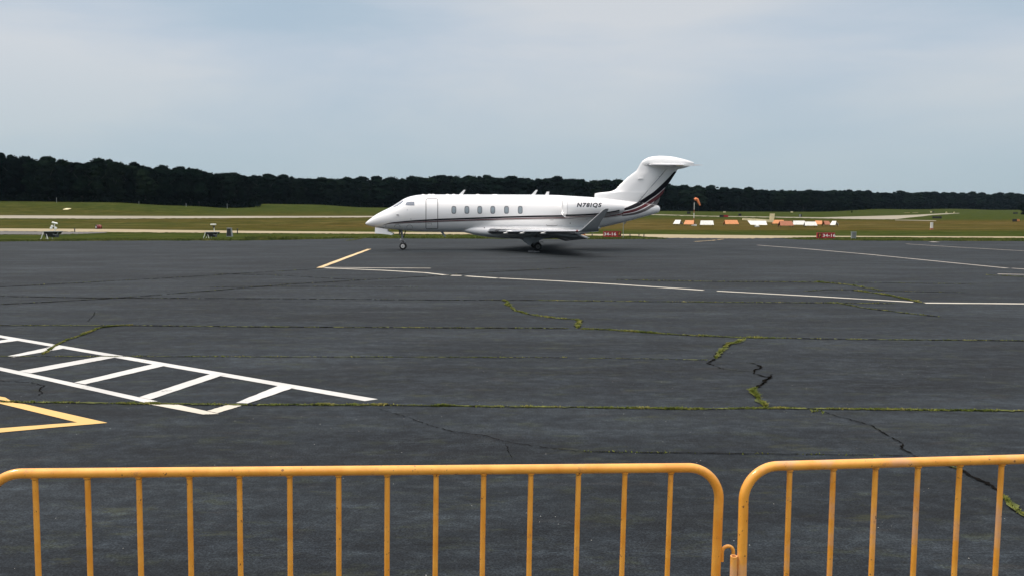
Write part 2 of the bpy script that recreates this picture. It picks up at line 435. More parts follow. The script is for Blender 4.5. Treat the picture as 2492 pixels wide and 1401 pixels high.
PROF = [  # bearing (as photograph column), [(distance, row where that ground is seen)]
 (-300, [(175,532),(205,525),(270,489),(420,478)]),
 (0,    [(175,532),(205,525),(270,490),(420,480)]),
 (250,  [(175,532),(205,526),(275,492.5),(420,484)]),
 (450,  [(175,532),(205,526.5),(300,501),(420,492)]),
 (560,  [(175,531.5),(205,526.5),(320,506.5),(420,498)]),
 (640,  [(175,531),(205,526.5),(300,510),(380,496.5),(470,493)]),
 (750,  [(175,531),(205,526),(300,511),(390,498),(470,496)]),
 (900,  [(175,531.5),(205,527),(300,514),(420,505.5),(520,503)]),
 (1200, [(200,537),(300,521),(450,511),(560,508)]),
 (1600, [(200,539),(300,527),(500,514),(620,511)]),
 (1800, [(200,540),(300,529),(520,515.5),(620,513)]),
 (2000, [(200,540),(300,532),(400,526),(560,515.5),(700,511)]),
 (2110, [(200,540),(300,533),(400,526.5),(640,509),(800,506)]),
 (2300, [(200,540),(300,533),(450,523),(650,515),(760,508.5),(900,507)]),
 (2492, [(200,540.3),(300,533),(450,525),(650,518),(780,513),(900,511)]),
 (2900, [(200,540.5),(300,533),(450,525),(650,518),(780,513),(900,511)]),
]
PF = []
for px, rows in PROF:
    ys, zs = [0, 100, 130], [0, 0, 0]
    for Y, r in rows:
        d = ray(1246, r); ys.append(Y); zs.append(CAM_H + d[2] / d[1] * Y)
    PF.append((px, pchip(ys, zs)))
def terr(X, Y):
    if Y <= 100: return 0.0
    px = 1246 + 1988 * X / Y
    px = min(max(px, PROF[0][0]), PROF[-1][0])
    for i in range(len(PF) - 1):
        if px <= PF[i+1][0]:
            a, b = PF[i], PF[i+1]; t = (px - a[0]) / (b[0] - a[0]); t = t*t*(3-2*t)
            return a[1](Y) * (1 - t) + b[1](Y) * t
    return 0.0
def frange(a, b, s):
    o = []; x = a
    while x < b - 1e-6: o.append(x); x += s
    return o
gx = [-3000, -1500, -900, -600] + frange(-450, 451, 6) + [600, 900, 1500, 3000]
gy = [-600, -200, -60, -5, 20, 50] + frange(62, 100, 4) + frange(100, 340, 5) + frange(340, 900, 12) + [900, 1000, 1300, 2000, 5000]
def und(X, Y): return 0.0
mb = MB()
vs = [(x, y, terr(x, y) - 0.03) for y in gy for x in gx]
nx = len(gx)
fs = [(j*nx+i, j*nx+i+1, (j+1)*nx+i+1, (j+1)*nx+i) for j in range(len(gy)-1) for i in range(nx-1)]
mb.add(vs, fs)
tag(mb.build('ground', M['field'], smooth=180, fix=False), 'green and dry brown airfield grass rising gently to the woods', kind='structure')

# a sheet between two photograph-surveyed edges, draped on the terrain
def lerp_poly(pts, x):
    for (x0, y0), (x1, y1) in zip(pts, pts[1:]):
        if x <= x1: return y0 + (y1 - y0) * (x - x0) / (x1 - x0)
    return pts[-1][1]
def hit(px, py):
    d = ray(px, py); lo = None
    Y = 60.0
    while Y < 1500:
        z = CAM_H + d[2] / d[1] * Y
        if z < terr(d[0] / d[1] * Y, Y): break
        Y += 1.0
    a, b = Y - 1, Y
    for _ in range(18):
        m = (a + b) / 2
        if CAM_H + d[2] / d[1] * m < terr(d[0] / d[1] * m, m): b = m
        else: a = m
    return (d[0] / d[1] * a, a)
def strip(name, far, near, mat, label, dx=4, n=5, lift=0.03, jag=0.0):
    mb = MB(); x0, x1 = far[0][0], far[-1][0]; cols = []
    k = int((x1 - x0) / dx)
    for i in range(k + 1):
        x = x0 + (x1 - x0) * i / k
        A = hit(x, lerp_poly(far, x)); B = hit(x, lerp_poly(near, x) + jag*(2.6*mnoise.noise(Vector((x*.11, 1, 0))) + 1.6*mnoise.noise(Vector((x*.027, 9, 0))) + random.uniform(-.4, .4)))
        cols.append([(A[0] + (B[0]-A[0])*j/n, A[1] + (B[1]-A[1])*j/n) for j in range(n + 1)])
    vs = [(p[0], p[1], terr(p[0], p[1]) - 0.03 + lift) for c in cols for p in c]
    m = n + 1
    mb.add(vs, [(i*m+j, i*m+j+1, (i+1)*m+j+1, (i+1)*m+j) for i in range(k) for j in range(n)])
    return tag(mb.build(name, mat, smooth=180), label, kind='structure')
strip('taxiway', [(-500,554),(0,556.5),(300,558.5),(400,560),(600,562.5),(900,565),(1130,566),(1430,570.3),(1600,571),(1800,573),(1880,574),(2030,574.8),(2492,576.5),(2900,578)],
      [(-500,561),(0,563),(300,565.5),(400,566.3),(600,567.8),(900,569.5),(1130,571),(1430,573.8),(1540,574.5),(1625,579.5),(1800,580.8),(1880,580),(1990,577.2),(2200,577.8),(2492,579.5),(2900,581)],
      M['taxi'], 'pale sandy taxiway edge strip crossing the grass', n=3, lift=0.04, jag=0.35)
strip('taxiway_shoulder', [(-500,562),(0,563.4),(120,564.6),(260,565.8)], [(-500,571),(0,571),(130,571.5),(200,569.5),(260,567)],
      M['old_asphalt'], 'grey old asphalt shoulder beside the sandy strip', n=3, lift=0.035, jag=0.4)
strip('runway', [(-500,523),(0,524.8),(250,526),(450,526.6),(900,526.4),(1200,526),(1600,522.3),(1730,526.3),(1880,528.3),(2000,529.7),(2059,528),(2138,526),(2227,523.5),(2300,519.8),(2335,519)],
      [(-500,531),(0,531.8),(250,533),(450,532),(640,531),(900,529.4),(1200,528),(1600,523.8),(1730,527.6),(1880,529.8),(2000,532),(2099,534),(2178,534.4),(2215,530),(2270,524),(2335,519.6)],
      M['runway'], 'pale concrete runway reaching across the far field', n=3, lift=0.05, jag=0.3)
strip('runway_edge_line', [(2178,535.6),(2230,536.2),(2278,537.4)], [(2178,536.8),(2230,537.4),(2278,538.6)], M['runway'], 'thin pale edge line in the grass beyond the dry patch', n=1, lift=0.05)

# apron
edge = [(-600,592),(0,588.5),(300,586),(600,586),(700,584),(850,581),(900,580.5),(1190,581.5),(1400,583),(1618,582),(1632,578.3),(1800,579.6),(1878,579.4),(1945,583.6),(2100,586),(2492,587.5),(3100,590)]
top = []
for i in range(len(edge) - 1):
    (a, b), (c, d) = edge[i], edge[i+1]; m = max(1, int((c - a) / 14))
    for k in range(m):
        x = a + (c-a)*k/m
        top.append(G(x, b + (d-b)*k/m + random.uniform(-0.35, 0.35)))
top.append(G(*edge[-1]))
mb = MB()
rows = [-60, 0, 3.0, 8, 14, 22, 32, 45]
vs = []; mcols = len(top)
for p in top:
    for yy in rows: vs.append((p[0] * (1.0 if yy > 40 else 1.0), yy, 0.0))
    vs.append((p[0], p[1], 0.0)); vs.append((p[0], p[1] + 0.02, -0.06))
m = len(rows) + 2
mb.add(vs, [(i*m+j, i*m+j+1, (i+1)*m+j+1, (i+1)*m+j) for i in range(mcols-1) for j in range(m-1)])
tag(mb.build('apron', M['asphalt'], smooth=30), 'dark grey weathered asphalt parking apron', kind='structure')
# raised walkway the barriers stand on, with a real kerb step
WZ = 0.31
mb = MB()
mb.box(-30, 30, -4, 3.52, 0.0, WZ - 0.002)
for i in range(30): mb.box(-30 + i*2 + 0.004, -28 + i*2 - 0.004, 3.523, 3.68, 0.0, WZ + 0.01)
for i in range(20): mb.box(-30 + i*3 + 0.006, -27 + i*3 - 0.006, -3.99, 3.51, WZ - 0.002 + 0.0005, WZ)
tag(mb.build('pavement', M['walk'], smooth=0), 'raised dark spectator walkway along the apron edge', kind='structure')

# ------------------------------------------------------------------ painted markings
def polys(name, quads, mat, label, z=0.004):
    mb = MB()
    for q in quads:
        P = [G(*p) for p in q]
        # subdivide the two long sides a little so edges can wander as hand painted lines do
        n = 14
        A = [(P[0][0]+(P[1][0]-P[0][0])*k/n, P[0][1]+(P[1][1]-P[0][1])*k/n) for k in range(n+1)]
        B = [(P[3][0]+(P[2][0]-P[3][0])*k/n, P[3][1]+(P[2][1]-P[3][1])*k/n) for k in range(n+1)]
        j = lambda: random.uniform(-0.006, 0.006)
        vs = [(a[0]+j(), a[1]+j(), z) for a in A] + [(b[0]+j(), b[1]+j(), z) for b in B]
        mb.add(vs, [(k, k+1, n+1+k+1, n+1+k) for k in range(n)])
        z += 0.0006
    return tag(mb.build(name, mat, smooth=0), label, kind='structure')
polys('painted_hatch_marking', [
  [(-260,771),(919,970.5),(887,975.5),(-260,776)],
  [(-260,836.2),(385,976.3),(350,978.5),(-260,843.6)],
  [(-60,838),(38,822),(64,826),(-60,842)],
  [(16,867),(132,842),(160,847),(34,868.5)],
  [(44,903),(250,866.5),(284,869),(76,908)],
  [(180,931),(378,884.5),(403,889.5),(207,935)],
  [(338,967),(521,907.5),(548,911.5),(366,972)],
  [(573,981),(684,936),(718,942.5),(603,982)]], M['paint_white'], 'fresh white ladder of painted lines on the asphalt')
polys('painted_corner_marking', [[(362,983),(420,981.5),(532,1006.5),(494,1008)],
  [(505,999.5),(552,985.5),(592,985.5),(530,1004.5)]], M['paint_cream'], 'creamy corner of the painted ladder below the grassy joint', z=0.0046)
polys('yellow_arrow_marking', [[(-300,905),(12,967),(30,977),(-300,926)],[(-40,972),(60,983),(262,1028.5),(192,1028)],
  [(-300,1065),(193,1027.2),(262,1028.5),(-300,1079.5)]], M['paint_yellow'], 'yellow painted arrow tip on the asphalt at lower left', z=0.0044)
def path_pts(pts, stepm=0.4, jit=0.0):
    P = [G(*p) for p in pts]; out = []
    for (a, b) in zip(P, P[1:]):
        L = math.dist(a, b); n = max(1, int(L / stepm))
        for k in range(n): out.append((a[0]+(b[0]-a[0])*k/n + random.uniform(-jit, jit), a[1]+(b[1]-a[1])*k/n + random.uniform(-jit, jit)))
    out.append(P[-1]); return out
def ribbon(mb, P, w, z, wv=0.2, gaps=0.0, taper=True):
    n = len(P); L = []; 
    for i, p in enumerate(P):
        a = P[max(0, i-1)]; b = P[min(n-1, i+1)]
        t = Vector((b[0]-a[0], b[1]-a[1])); t = t.normalized() if t.length > 1e-6 else Vector((1, 0))
        nrm = Vector((-t.y, t.x)); ww = w * (1 + random.uniform(-wv, wv)) / 2
        if taper and (i < 2 or i > n - 3): ww *= 0.4
        L.append(((p[0]+nrm.x*ww, p[1]+nrm.y*ww, z), (p[0]-nrm.x*ww, p[1]-nrm.y*ww, z)))
    for i in range(n - 1):
        if random.random() < gaps: continue
        mb.add([L[i][0], L[i+1][0], L[i+1][1], L[i][1]], [(0,1,2,3)])
mb = MB()
for pts, w in [([(786,651),(900,652.2),(1048,653)],.16),([(790,652.5),(930,658),(1035,664),(1088,670)],.2),([(1098,670.5),(1123,671)],.25),
    ([(1134,672),(1210,677)],.2),([(1215,677),(1360,684),(1500,692),(1712,706)],.17),([(1745,708),(1985,721),(2222,735)],.17),([(2248,737),(2492,739),(2800,741)],.2)]:
    ribbon(mb, path_pts(pts), w, 0.005, 0.12, taper=False)
tag(mb.build('apron_guide_line', M['paint_cream'], smooth=0), 'thin cream guide line running across the middle of the apron', kind='structure')
mb = MB()
for pts, w in [([(1843,597),(1950,605),(2120,620),(2300,638),(2452,653)],.22),([(2462,653),(2492,655),(2700,672)],.2),([(2428,667),(2520,669),(2700,671)],.22),
    ([(2205,594),(2330,602),(2492,611),(2700,623)],.18),([(2267,588.5),(2290,591)],.5)]:
    ribbon(mb, path_pts(pts, 0.8), w, 0.005, 0.15, gaps=0.04, taper=False)
tag(mb.build('faded_stand_line', M['paint_faded'], smooth=0), 'faded whitish stand lines at the right rear of the apron', kind='structure')
mb = MB()
ribbon(mb, path_pts([(777,652),(838,629),(899,606.5)], .8), .26, 0.0062, 0.1, taper=False)
ribbon(mb, path_pts([(1690,588.5),(1735,585.5),(1762,582)], .8), .17, 0.0062, 0.3, gaps=.25, taper=False)
tag(mb.build('yellow_lead_line', M['paint_faded_yellow'], smooth=0), 'pale yellow lead line angling toward the jet nose', kind='structure')

# ------------------------------------------------------------------ joints, cracks and the weeds in them
JOINTS = [ # photograph points, crack width m, weed blades per metre, weed height
 ([(-400,974),(0,978),(600,985),(900,985),(1300,990),(1700,995),(1860,993),(2492,1000),(2800,1003)], .03, 420, .035),
 ([(-400,790),(0,792),(330,792),(600,795),(1000,797),(1390,799)], .04, 50, .04),
 ([(1415,800),(1480,802),(1560,808),(1660,815),(1800,821),(1885,823)], .05, 260, .055),
 ([(1885,823),(1950,823.5),(2100,826),(2492,829),(2800,831)], .035, 60, .04),
 ([(-400,866),(0,867),(350,867.5),(1000,869),(1380,870)], .022, 60, .035),
 ([(1410,872),(1500,872),(1720,876)], .02, 50, .03),
 ([(1420,1099),(1700,1103),(2000,1106),(2221,1110)], .014, 30, .03),
 ([(-400,718),(0,721),(225,725),(700,727),(1053,730),(1310,731)], .05, 12, .04),
 ([(1310,731),(1400,732),(1700,735),(2000,737),(2177,738.5)], .045, 60, .05),
 ([(2034,736.5),(2097,748.5),(2221,764),(2290,771)], .05, 60, .05),
 ([(1500,681),(1700,685),(1903,686.5),(1990,687.5)], .06, 50, .06),
 ([(1990,687),(2065,693),(2105,700),(2150,707)], .07, 150, .08),
 ([(1903,686.5),(2130,688),(2377,692)], .04, 30, .05),
 ([(2075,707),(2120,712),(2170,720),(2221,732),(2250,738)], .06, 200, .08),
 ([(1954,709),(2018,705.5),(2180,709),(2358,712)], .035, 20, .05),
 ([(-400,716),(0,698.5),(350,680),(700,659),(786,654)], .06, 14, .05),
 ([(-200,752),(270,726.5),(520,707),(700,692),(880,682),(1069,671),(1133,666),(1294,657),(1420,651)], .055, 12, .05),
 ([(520,666),(700,671.5),(880,682)], .04, 8, .04), ([(500,699),(700,697),(1021,699)], .035, 8, .05),
 ([(2400,669),(2492,674),(2700,678)], .05, 60, .06),
 ([(317,791),(273,794),(241,798),(215,809),(193,818),(160,828),(140,838),(122,850),(104,862)], .035, 330, .05),
 ([(1223,730),(1236,735),(1232,741),(1241,744)], .075, 700, .06),
 ([(1241,746),(1255,756),(1288,765),(1353,774),(1400,777.5)], .05, 260, .06),
 ([(1400,777),(1412,782),(1404,790),(1407,798)], .075, 800, .06),
 ([(1813,823),(1795,833),(1772,837),(1760,850),(1748,862),(1743,871)], .065, 900, .05),
 ([(1836,946),(1831,952),(1844,967),(1850,977),(1864,990)], .055, 900, .055),
 ([(2440,1208),(2451,1221),(2468,1238),(2492,1253),(2560,1285)], .05, 700, .035),
 ([(2309,1134.7),(2325,1140),(2341,1145.7)], .02, 300, .03),
 ([(848,586),(900,577)], .3, 60, .12), ([(1976,1001),(1997,999),(2003,1006)], .03, 400, .05),
]
CRACKS = [
 ([(1743,871),(1732,878),(1721,884),(1740,890),(1761,898.6)], .04), ([(1761,899),(1800,903),(1837,904)], .008),
 ([(1815,882),(1838,886),(1848,890),(1855,895),(1833,902),(1838,910),(1862,917),(1876,919.6),(1863,926),(1858,932),(1845,940),(1832,947)], .045),
 ([(1880,911),(1873,921),(1860,925),(1856,936)], .03),
 ([(1997,1000),(2038,1013.5),(2089,1026),(2120,1036),(2133,1043),(2167,1064),(2199,1079.6),(2193,1092),(2221,1106)], .016),
 ([(2221,1108),(2309,1134),(2341,1145.7),(2366,1161),(2395,1172),(2419,1186.6),(2432,1200),(2445,1212)], .03),
 ([(920,995),(1000,1018),(1043,1035),(1100,1050),(1180,1060),(1230,1075),(1330,1090),(1420,1100)], .010),
 ([(-60,922),(0,926.5),(72,930.5),(108,938.6),(94,948.6),(104,956.6),(90,964),(80,969)], .014),
 ([(231,758),(228,768),(213,782)], .012), ([(1230,1078),(1238,1100),(1245,1118)], .006),
]
mj, mc, mw, mm = MB(), MB(), MB(), MB()
def blade(mb, x, y, z, h, w, lean=0.5):
    a = random.uniform(0, 2*math.pi); l = random.uniform(0, lean) * h; b = random.uniform(0, 2*math.pi)
    dx, dy = math.cos(a)*w/2, math.sin(a)*w/2
    mb.add([(x-dx,y-dy,z),(x+dx,y+dy,z),(x+math.cos(b)*l+dx*.3,y+math.sin(b)*l+dy*.3,z+h),(x+math.cos(b)*l*.9-dx*.5,y+math.sin(b)*l*.9-dy*.5,z+h*.9)], [(0,1,2,3)])
for pts, w, dens, hh in JOINTS:
    P = path_pts(pts, 0.07, 0.010)
    ribbon(mj, P, w * (1.0 if P[len(P)//2][1] < 13 else 1.5), 0.0085, 0.45, gaps=0.08 if dens < 100 else 0.02)
    mid = P[len(P)//2]; ysc = max(1.0, mid[1] / 12.0)
    if dens >= 40:
        Q = [(p[0]+random.uniform(-.01,.01), p[1]+random.uniform(-.01,.01)) for p in P]
        ribbon(mm, Q, w * 1.5, 0.0095, 0.8, gaps=0.45 if dens < 100 else 0.10)
    for a, b in zip(P, P[1:]):
        L = math.dist(a, b); pn = 0.5 + mnoise.noise(Vector((a[0]*1.3, a[1]*1.3, 2)))
        pn2 = 0.5 + mnoise.noise(Vector((a[0]*4.1, a[1]*4.1, 7)))
        k = dens * L / (ysc if dens < 1000 else 1) * max(0.15, (pn + pn2 - 0.60)) * 3.6
        if abs(a[0]) > 0.75 * a[1] + 2: k *= 0.2
        for _ in range(int(k + random.random())):
            t = random.random(); sx = random.gauss(0, w * 0.55)
            blade(mw, a[0]+(b[0]-a[0])*t+sx*.4, a[1]+(b[1]-a[1])*t+sx, 0.004, hh*random.uniform(.12,.62)*(0.5+pn2*.7), 0.012*max(1, ysc**.7), 2.2)
for pts, w in CRACKS:
    P = path_pts(pts, 0.035, 0.010 + w*.15)
    ribbon(mc, P, w*.85, 0.0088, 0.9)
    for _ in range(len(P)//12):
        p = random.choice(P); q = (p[0]+random.uniform(-.12,.12), p[1]+random.uniform(-.15,.15))
        ribbon(mc, [p, ((p[0]+q[0])/2+random.uniform(-.02,.02), (p[1]+q[1])/2), q], w*.3, 0.0083, 0.4)
tag(mj.build('apron_joint', M['crack'], smooth=0, fix=False), 'dark open paving joints across the apron', kind='structure')
tag(mc.build('apron_crack', M['crack'], smooth=0, fix=False), 'jagged black cracks in the asphalt', kind='structure')
tag(mm.build('crack_moss', M['moss'], smooth=0, fix=False), 'low dark moss filling the paving joints', 'moss', kind='stuff')
tag(mw.build('crack_weeds', M['weed'], smooth=0, fix=False), 'green weeds and grass growing out of the apron joints', 'weeds', kind='stuff')

# verge grass along the far edge of the apron and the taxiway strip
mb = MB()
def verge_at(px, py, spread, h, n, w=.05):
    for _ in range(n):
        x, y = G(px + random.uniform(-7, 7), py + random.uniform(-spread, spread) )
        blade(mb, x, y, -0.03, h*random.uniform(.4,1.2), w, 0.8)
for i in range(len(edge) - 1):
    (a, b), (c, d) = edge[i], edge[i+1]
    if a >= 1632 and c <= 1945: continue
    if a < -200 or c > 2760: continue
    m = max(1, int((c - a) / 8))
    for k in range(m):
        x = a + (c-a)*k/m; y = b + (d-b)*k/m
        t = 0.5 + mnoise.noise(Vector((x*.02, 0, 3)))
        verge_at(x, y - 0.8, 0.6, .09 + .11*t, 16)
        if not 1540 < x < 1975: verge_at(x, y - 3.0, 2.2, .06 + .05*t, 26, .07)
for _ in range(900):
    x = random.uniform(600, 720); y = 584 - abs(random.gauss(0, 2.2)); verge_at(x, y, .5, .22, 2, .06)
for x in range(0, 2492, 9):
    if 1560 < x < 1960: continue
    y = lerp_poly([(0,571),(200,569),(400,567),(600,568.3),(900,570),(1430,574.3),(1990,577.8),(2492,580)], x)
    verge_at(x, y + .5, .5, .08, 7, .07)
tag(mb.build('verge_grass', M['verge'], smooth=0, fix=False), 'uneven grass fringe along the far edge of the apron', 'grass', kind='stuff')

# ------------------------------------------------------------------ crowd barriers
def barrier(loc, yaw, roll, sp, nb, left_gap, right_gap, Zr, mat, label, hook):
    """local x along the rail, z down from the rail; origin at the walkway below the first bar"""
    H = Zr - WZ
    root = empty('crowd_barrier', (loc[0], loc[1], WZ), yaw)
    tag(root, label, 'barrier', 'orange crowd barriers along the walkway')
    sl = math.tan(roll)
    def P(s, dz): return Vector((s*math.cos(roll) + dz*math.sin(roll), 0, H + s*math.sin(roll) - dz*math.cos(roll)))
    xa, xb = -left_gap, (nb - 1) * sp + right_gap
    rb = 0.118; rt = 0.0168; bot = H - 0.16
    pts = [P(xa, bot + .155), P(xa, bot), P(xa, .7), P(xa, .4), P(xa, rb)]
    for k in range(1, 22):
        a = math.pi/2*k/22; pts.append(P(xa + rb - rb*math.cos(a), rb - rb*math.sin(a)))
    pts.append(P(xa + rb, 0)); 
    for k in range(1, 20): pts.append(P(xa + rb + (xb - xa - 2*rb)*k/20, 0))
    pts.append(P(xb - rb, 0))
    for k in range(1, 22):
        a = math.pi/2*k/22; pts.append(P(xb - rb + rb*math.sin(a), rb - rb*math.cos(a)))
    pts += [P(xb, rb), P(xb, .4), P(xb, .7), P(xb, bot), P(xb, bot + .155)]
    m = MB(); rr = [rt] * len(pts)
    m.tube(pts, rr, 20); 
    m.build('frame', mat, root, smooth=60)
    m = MB(); m.tube([P(xa + rt*.9, bot), P((xa+xb)/2, bot), P(xb - rt*.9, bot)], rt*.95, 14); m.build('bottom_rail', mat, root, smooth=60)
    for i in range(nb):
        s = i * sp; m = MB(); off = random.uniform(-.0015, .0015)
        m.tube([P(s+off, rt*.85), P(s+off, .3), P(s, .6), P(s, bot - rt*.85)], .0093, 12)
        m.lathe(P(s+off, rt*.8), P(0, 1) - P(0, 0), [(0, .0135), (.005, .0125), (.009, .0095)], 12)
        m.build('bar', mat, root, smooth=60)
    for s in (xa, xb):
        base = P(s, bot + .155)
        m = MB(); zf = 0.002
        m.tube([(base.x, -.30, zf+.012), (base.x, -.26, zf+.03), (base.x, -.06, zf+.055), (base.x, .06, zf+.055), (base.x, .26, zf+.03), (base.x, .30, zf+.012)], .0125, 12)
        m.build('foot', mat, root, smooth=60)
    if hook == 'hook':     # U shaped hook at the right post
        for dz in (.322, .88):
            m = MB(); c = P(xb, dz); x0 = c.x + rt + .0035
            pts = [(x0, 0, c.z - .026), (x0, 0, c.z + .008)]
            r = .0225
            for k in range(1, 16):
                a = math.pi - math.pi*k/16; pts.append((x0 + r*.92 + r*.92*math.cos(a), 0, c.z + .008 + r*.95*math.sin(a)))
            pts += [(x0 + r*1.84, 0, c.z + .004), (x0 + r*1.84 + .002, 0, c.z - .06)]
            m.tube(pts, .0066, 12); m.build('hook', mat, root, smooth=60)
    if hook == 'sleeve':
        for dz in (.316, .87):
            m = MB(); c = P(xa, dz); x0 = c.x - rt - .0125
            m.lathe((x0, 0, c.z - .15), (0,0,1), [(0, .0125), (.15, .0125), (.15, .0085), (.12, .0085)], 18, caps=True)
            m.box(x0 + .010, c.x - rt + .003, -.003, .003, c.z - .148, c.z - .003)
            m.build('hook_sleeve', mat, root, smooth=40)
    return root
barrier((-1.5926, 2.6483), 0.0828, -0.01784, 2.5/15, 14, 0.16, 0.180, 1.4159, M['barrier_paint'], 'orange steel crowd barrier filling the left and centre foreground', 'hook')
barrier((0.9623, 2.7451), 0.0895, -0.0006, 0.155, 14, 0.163, 0.150, 1.4117, M['barrier_paint_bleached'], 'bleached orange crowd barrier at the right, cut off by the picture edge', 'sleeve')

# ------------------------------------------------------------------ the business jet
YAW = R(2.1)
NX, NY, _ = AT(889.5, 544.5, 50.5)
jet = empty('business_jet', (NX, NY, 0), YAW)
tag(jet, 'white twin engine business jet with dark red and black stripes parked on the apron', 'airplane')
cs, sn = math.cos(YAW), math.sin(YAW)
def PL(px, py, yl=0.0):
    d = ray(px, py)
    # world point = t*d ; local v = -(P.x-NX)*sn + (P.y-NY)*cs = yl
    t = (yl - NX*sn + NY*cs) / (-d[0]*sn + d[1]*cs)
    X, Y, Z = d[0]*t, d[1]*t, CAM_H + d[2]*t
    return ((X-NX)*cs + (Y-NY)*sn, Z)
class Body:
    def __init__(s, tab, yc=0.0, n=2.15, pxt=True):
        # tab rows: px, top row, bottom row, half width
        xs = []; tp = []; bt = []; hw = []
        for a, b, c, w in tab:
            if pxt: x, zt = PL(a, b, yc); _, zb = PL(a, c, yc)
            else: x, zt, zb = a, b, c
            xs.append(x); tp.append(zt); bt.append(zb); hw.append(w)
        s.x0, s.x1 = xs[0], xs[-1]; s.xs = xs; s.yc = yc; s.n = n
        s.top, s.bot, s.hw = pchip(xs, tp), pchip(xs, bt), pchip(xs, hw)
    def half(s, x, z):
        if x < s.x0 or x > s.x1: return -9
        t, b = s.top(x), s.bot(x); a = (t - b) / 2
        if a <= 1e-4: return -9
        u = abs(z - (t + b) / 2) / a
        if u > 1: return -9
        return s.hw(x) * (1 - u ** s.n) ** (1 / s.n)
    def ring(s, x, m=64):
        t, b = s.top(x), s.bot(x); a = max((t - b) / 2, 1e-4); zc = (t + b) / 2; w = max(s.hw(x), 1e-4); o = []
        for k in range(m):
            th = 2*math.pi*k/m; c, q = math.cos(th), math.sin(th)
            o.append((x, s.yc + w*math.copysign(abs(c)**(2/s.n), c), zc + a*math.copysign(abs(q)**(2/s.n), q)))
        return o
    def mesh(s, mb, dx=0.12, m=64, mi=0):
        X = [s.x0 + (s.xs[1]-s.x0)*k/8*0.999 for k in range(8)] ; x = s.xs[1]
        while x < s.x1: X.append(x); x += dx
        X.append(s.x1); mb.loft([s.ring(x, m) for x in X], True, mi)
FUS = Body([(889.4,544.3,544.9,.01),(890.2,542.2,546.2,.07),(893,539.5,548.2,.15),(900,534,550.4,.26),(911,525.5,553,.40),(930,514.8,555.6,.60),(952,504,558.4,.78),
  (966,495.6,560,.86),(984,484.2,561.8,.95),(1001,478,563.2,1.02),(1024,474.6,564.4,1.08),(1060,474,565.3,1.10),(1150,474,566,1.10),(1260,474.2,566.5,1.10),
  (1340,475,566,1.10),(1400,478,563.5,1.06),(1446,481,557.5,.97),(1490,485,548.5,.83),(1540,490.5,536,.64),(1580,496.5,524.8,.44),(1600,500.2,518.6,.28),(1604.5,503,516.5,.2),(1606,507,513,.09)])
FAIR = Body([(1108,556,563,.05),(1130,552,566,.55),(1160,549,573,.95),(1190,547.5,577.5,1.16),(1231,547,580.5,1.22),(1300,547,582,1.24),(1370,548,578.5,1.20),(1420,550,570,1.0),(1452,552,559,.5),(1462,554,556,.1)], n=2.6)
mb = MB(); FUS.mesh(mb); FAIR.mesh(mb, 0.15, 56)
fus = mb.build('fuselage', M['jet_white'], jet, smooth=60)
SIDE = [FUS, FAIR]
def side_pt(px, py, side=-1, off=.006, surf=None, lim=0.05):
    yl = -1.0; S = surf or SIDE
    for _ in range(5):
        x, z = PL(px, py, yl); h = max([(q.half(x, z) + abs(q.yc)) for q in S] + [lim]); yl = -h
    return (x, side * (h + off), z)
def decal_grid(mb, top, bot, nx, ny, surf=None, off=.006, sides=(-1, 1), m=0, lim=.05):
    """top/bot: curves of photograph points, resampled at nx+1 stations"""
    def res(c, t):
        L = [0]
        for a, b in zip(c, c[1:]): L.append(L[-1] + math.dist(a, b))
        d = t * L[-1]
        for i in range(len(c)-1):
            if d <= L[i+1] + 1e-9:
                k = (d - L[i]) / max(1e-9, L[i+1]-L[i]); return (c[i][0]+(c[i+1][0]-c[i][0])*k, c[i][1]+(c[i+1][1]-c[i][1])*k)
        return c[-1]
    for sd_ in sides:
        vs = []
        for i in range(nx + 1):
            a, b = res(top, i/nx), res(bot, i/nx)
            for j in range(ny + 1):
                vs.append(side_pt(a[0]+(b[0]-a[0])*j/ny, a[1]+(b[1]-a[1])*j/ny, sd_, off, surf, lim))
        w = ny + 1
        mb.add(vs, [(i*w+j, i*w+j+1, (i+1)*w+j+1, (i+1)*w+j) for i in range(nx) for j in range(ny)], m)
def smooth_curve(pts, n=8):
    o = []
    for i in range(len(pts)-1):
        p0 = pts[max(0,i-1)]; p1 = pts[i]; p2 = pts[i+1]; p3 = pts[min(len(pts)-1,i+2)]
        for k in range(n):
            t = k/n
            o.append(tuple(.5*((2*p1[a])+(-p0[a]+p2[a])*t+(2*p0[a]-5*p1[a]+4*p2[a]-p3[a])*t*t+(-p0[a]+3*p1[a]-3*p2[a]+p3[a])*t**3) for a in (0,1)))
    return o + [pts[-1]]
def rrect(cx, cy, w, h, p=3.2, m=28): 
    o = []
    for k in range(m):
        a = 2*math.pi*k/m; c, q = math.cos(a), math.sin(a)
        o.append((cx + w/2*math.copysign(abs(c)**(2/p), c), cy + h/2*math.copysign(abs(q)**(2/p), q)))
    return o
def decal_disc(mb, loop, cen, rings=4, off=.006, side=-1, surf=None, inner=0.0, m=0):
    vs = []; n = len(loop)
    for r in range(rings + 1):
        t = inner + (1-inner) * r / rings
        for p in loop: vs.append(side_pt(cen[0]+(p[0]-cen[0])*t, cen[1]+(p[1]-cen[1])*t, side, off, surf))
    mb.add(vs, [(r*n+k, r*n+(k+1)%n, (r+1)*n+(k+1)%n, (r+1)*n+k) for r in range(rings) for k in range(n)], m)
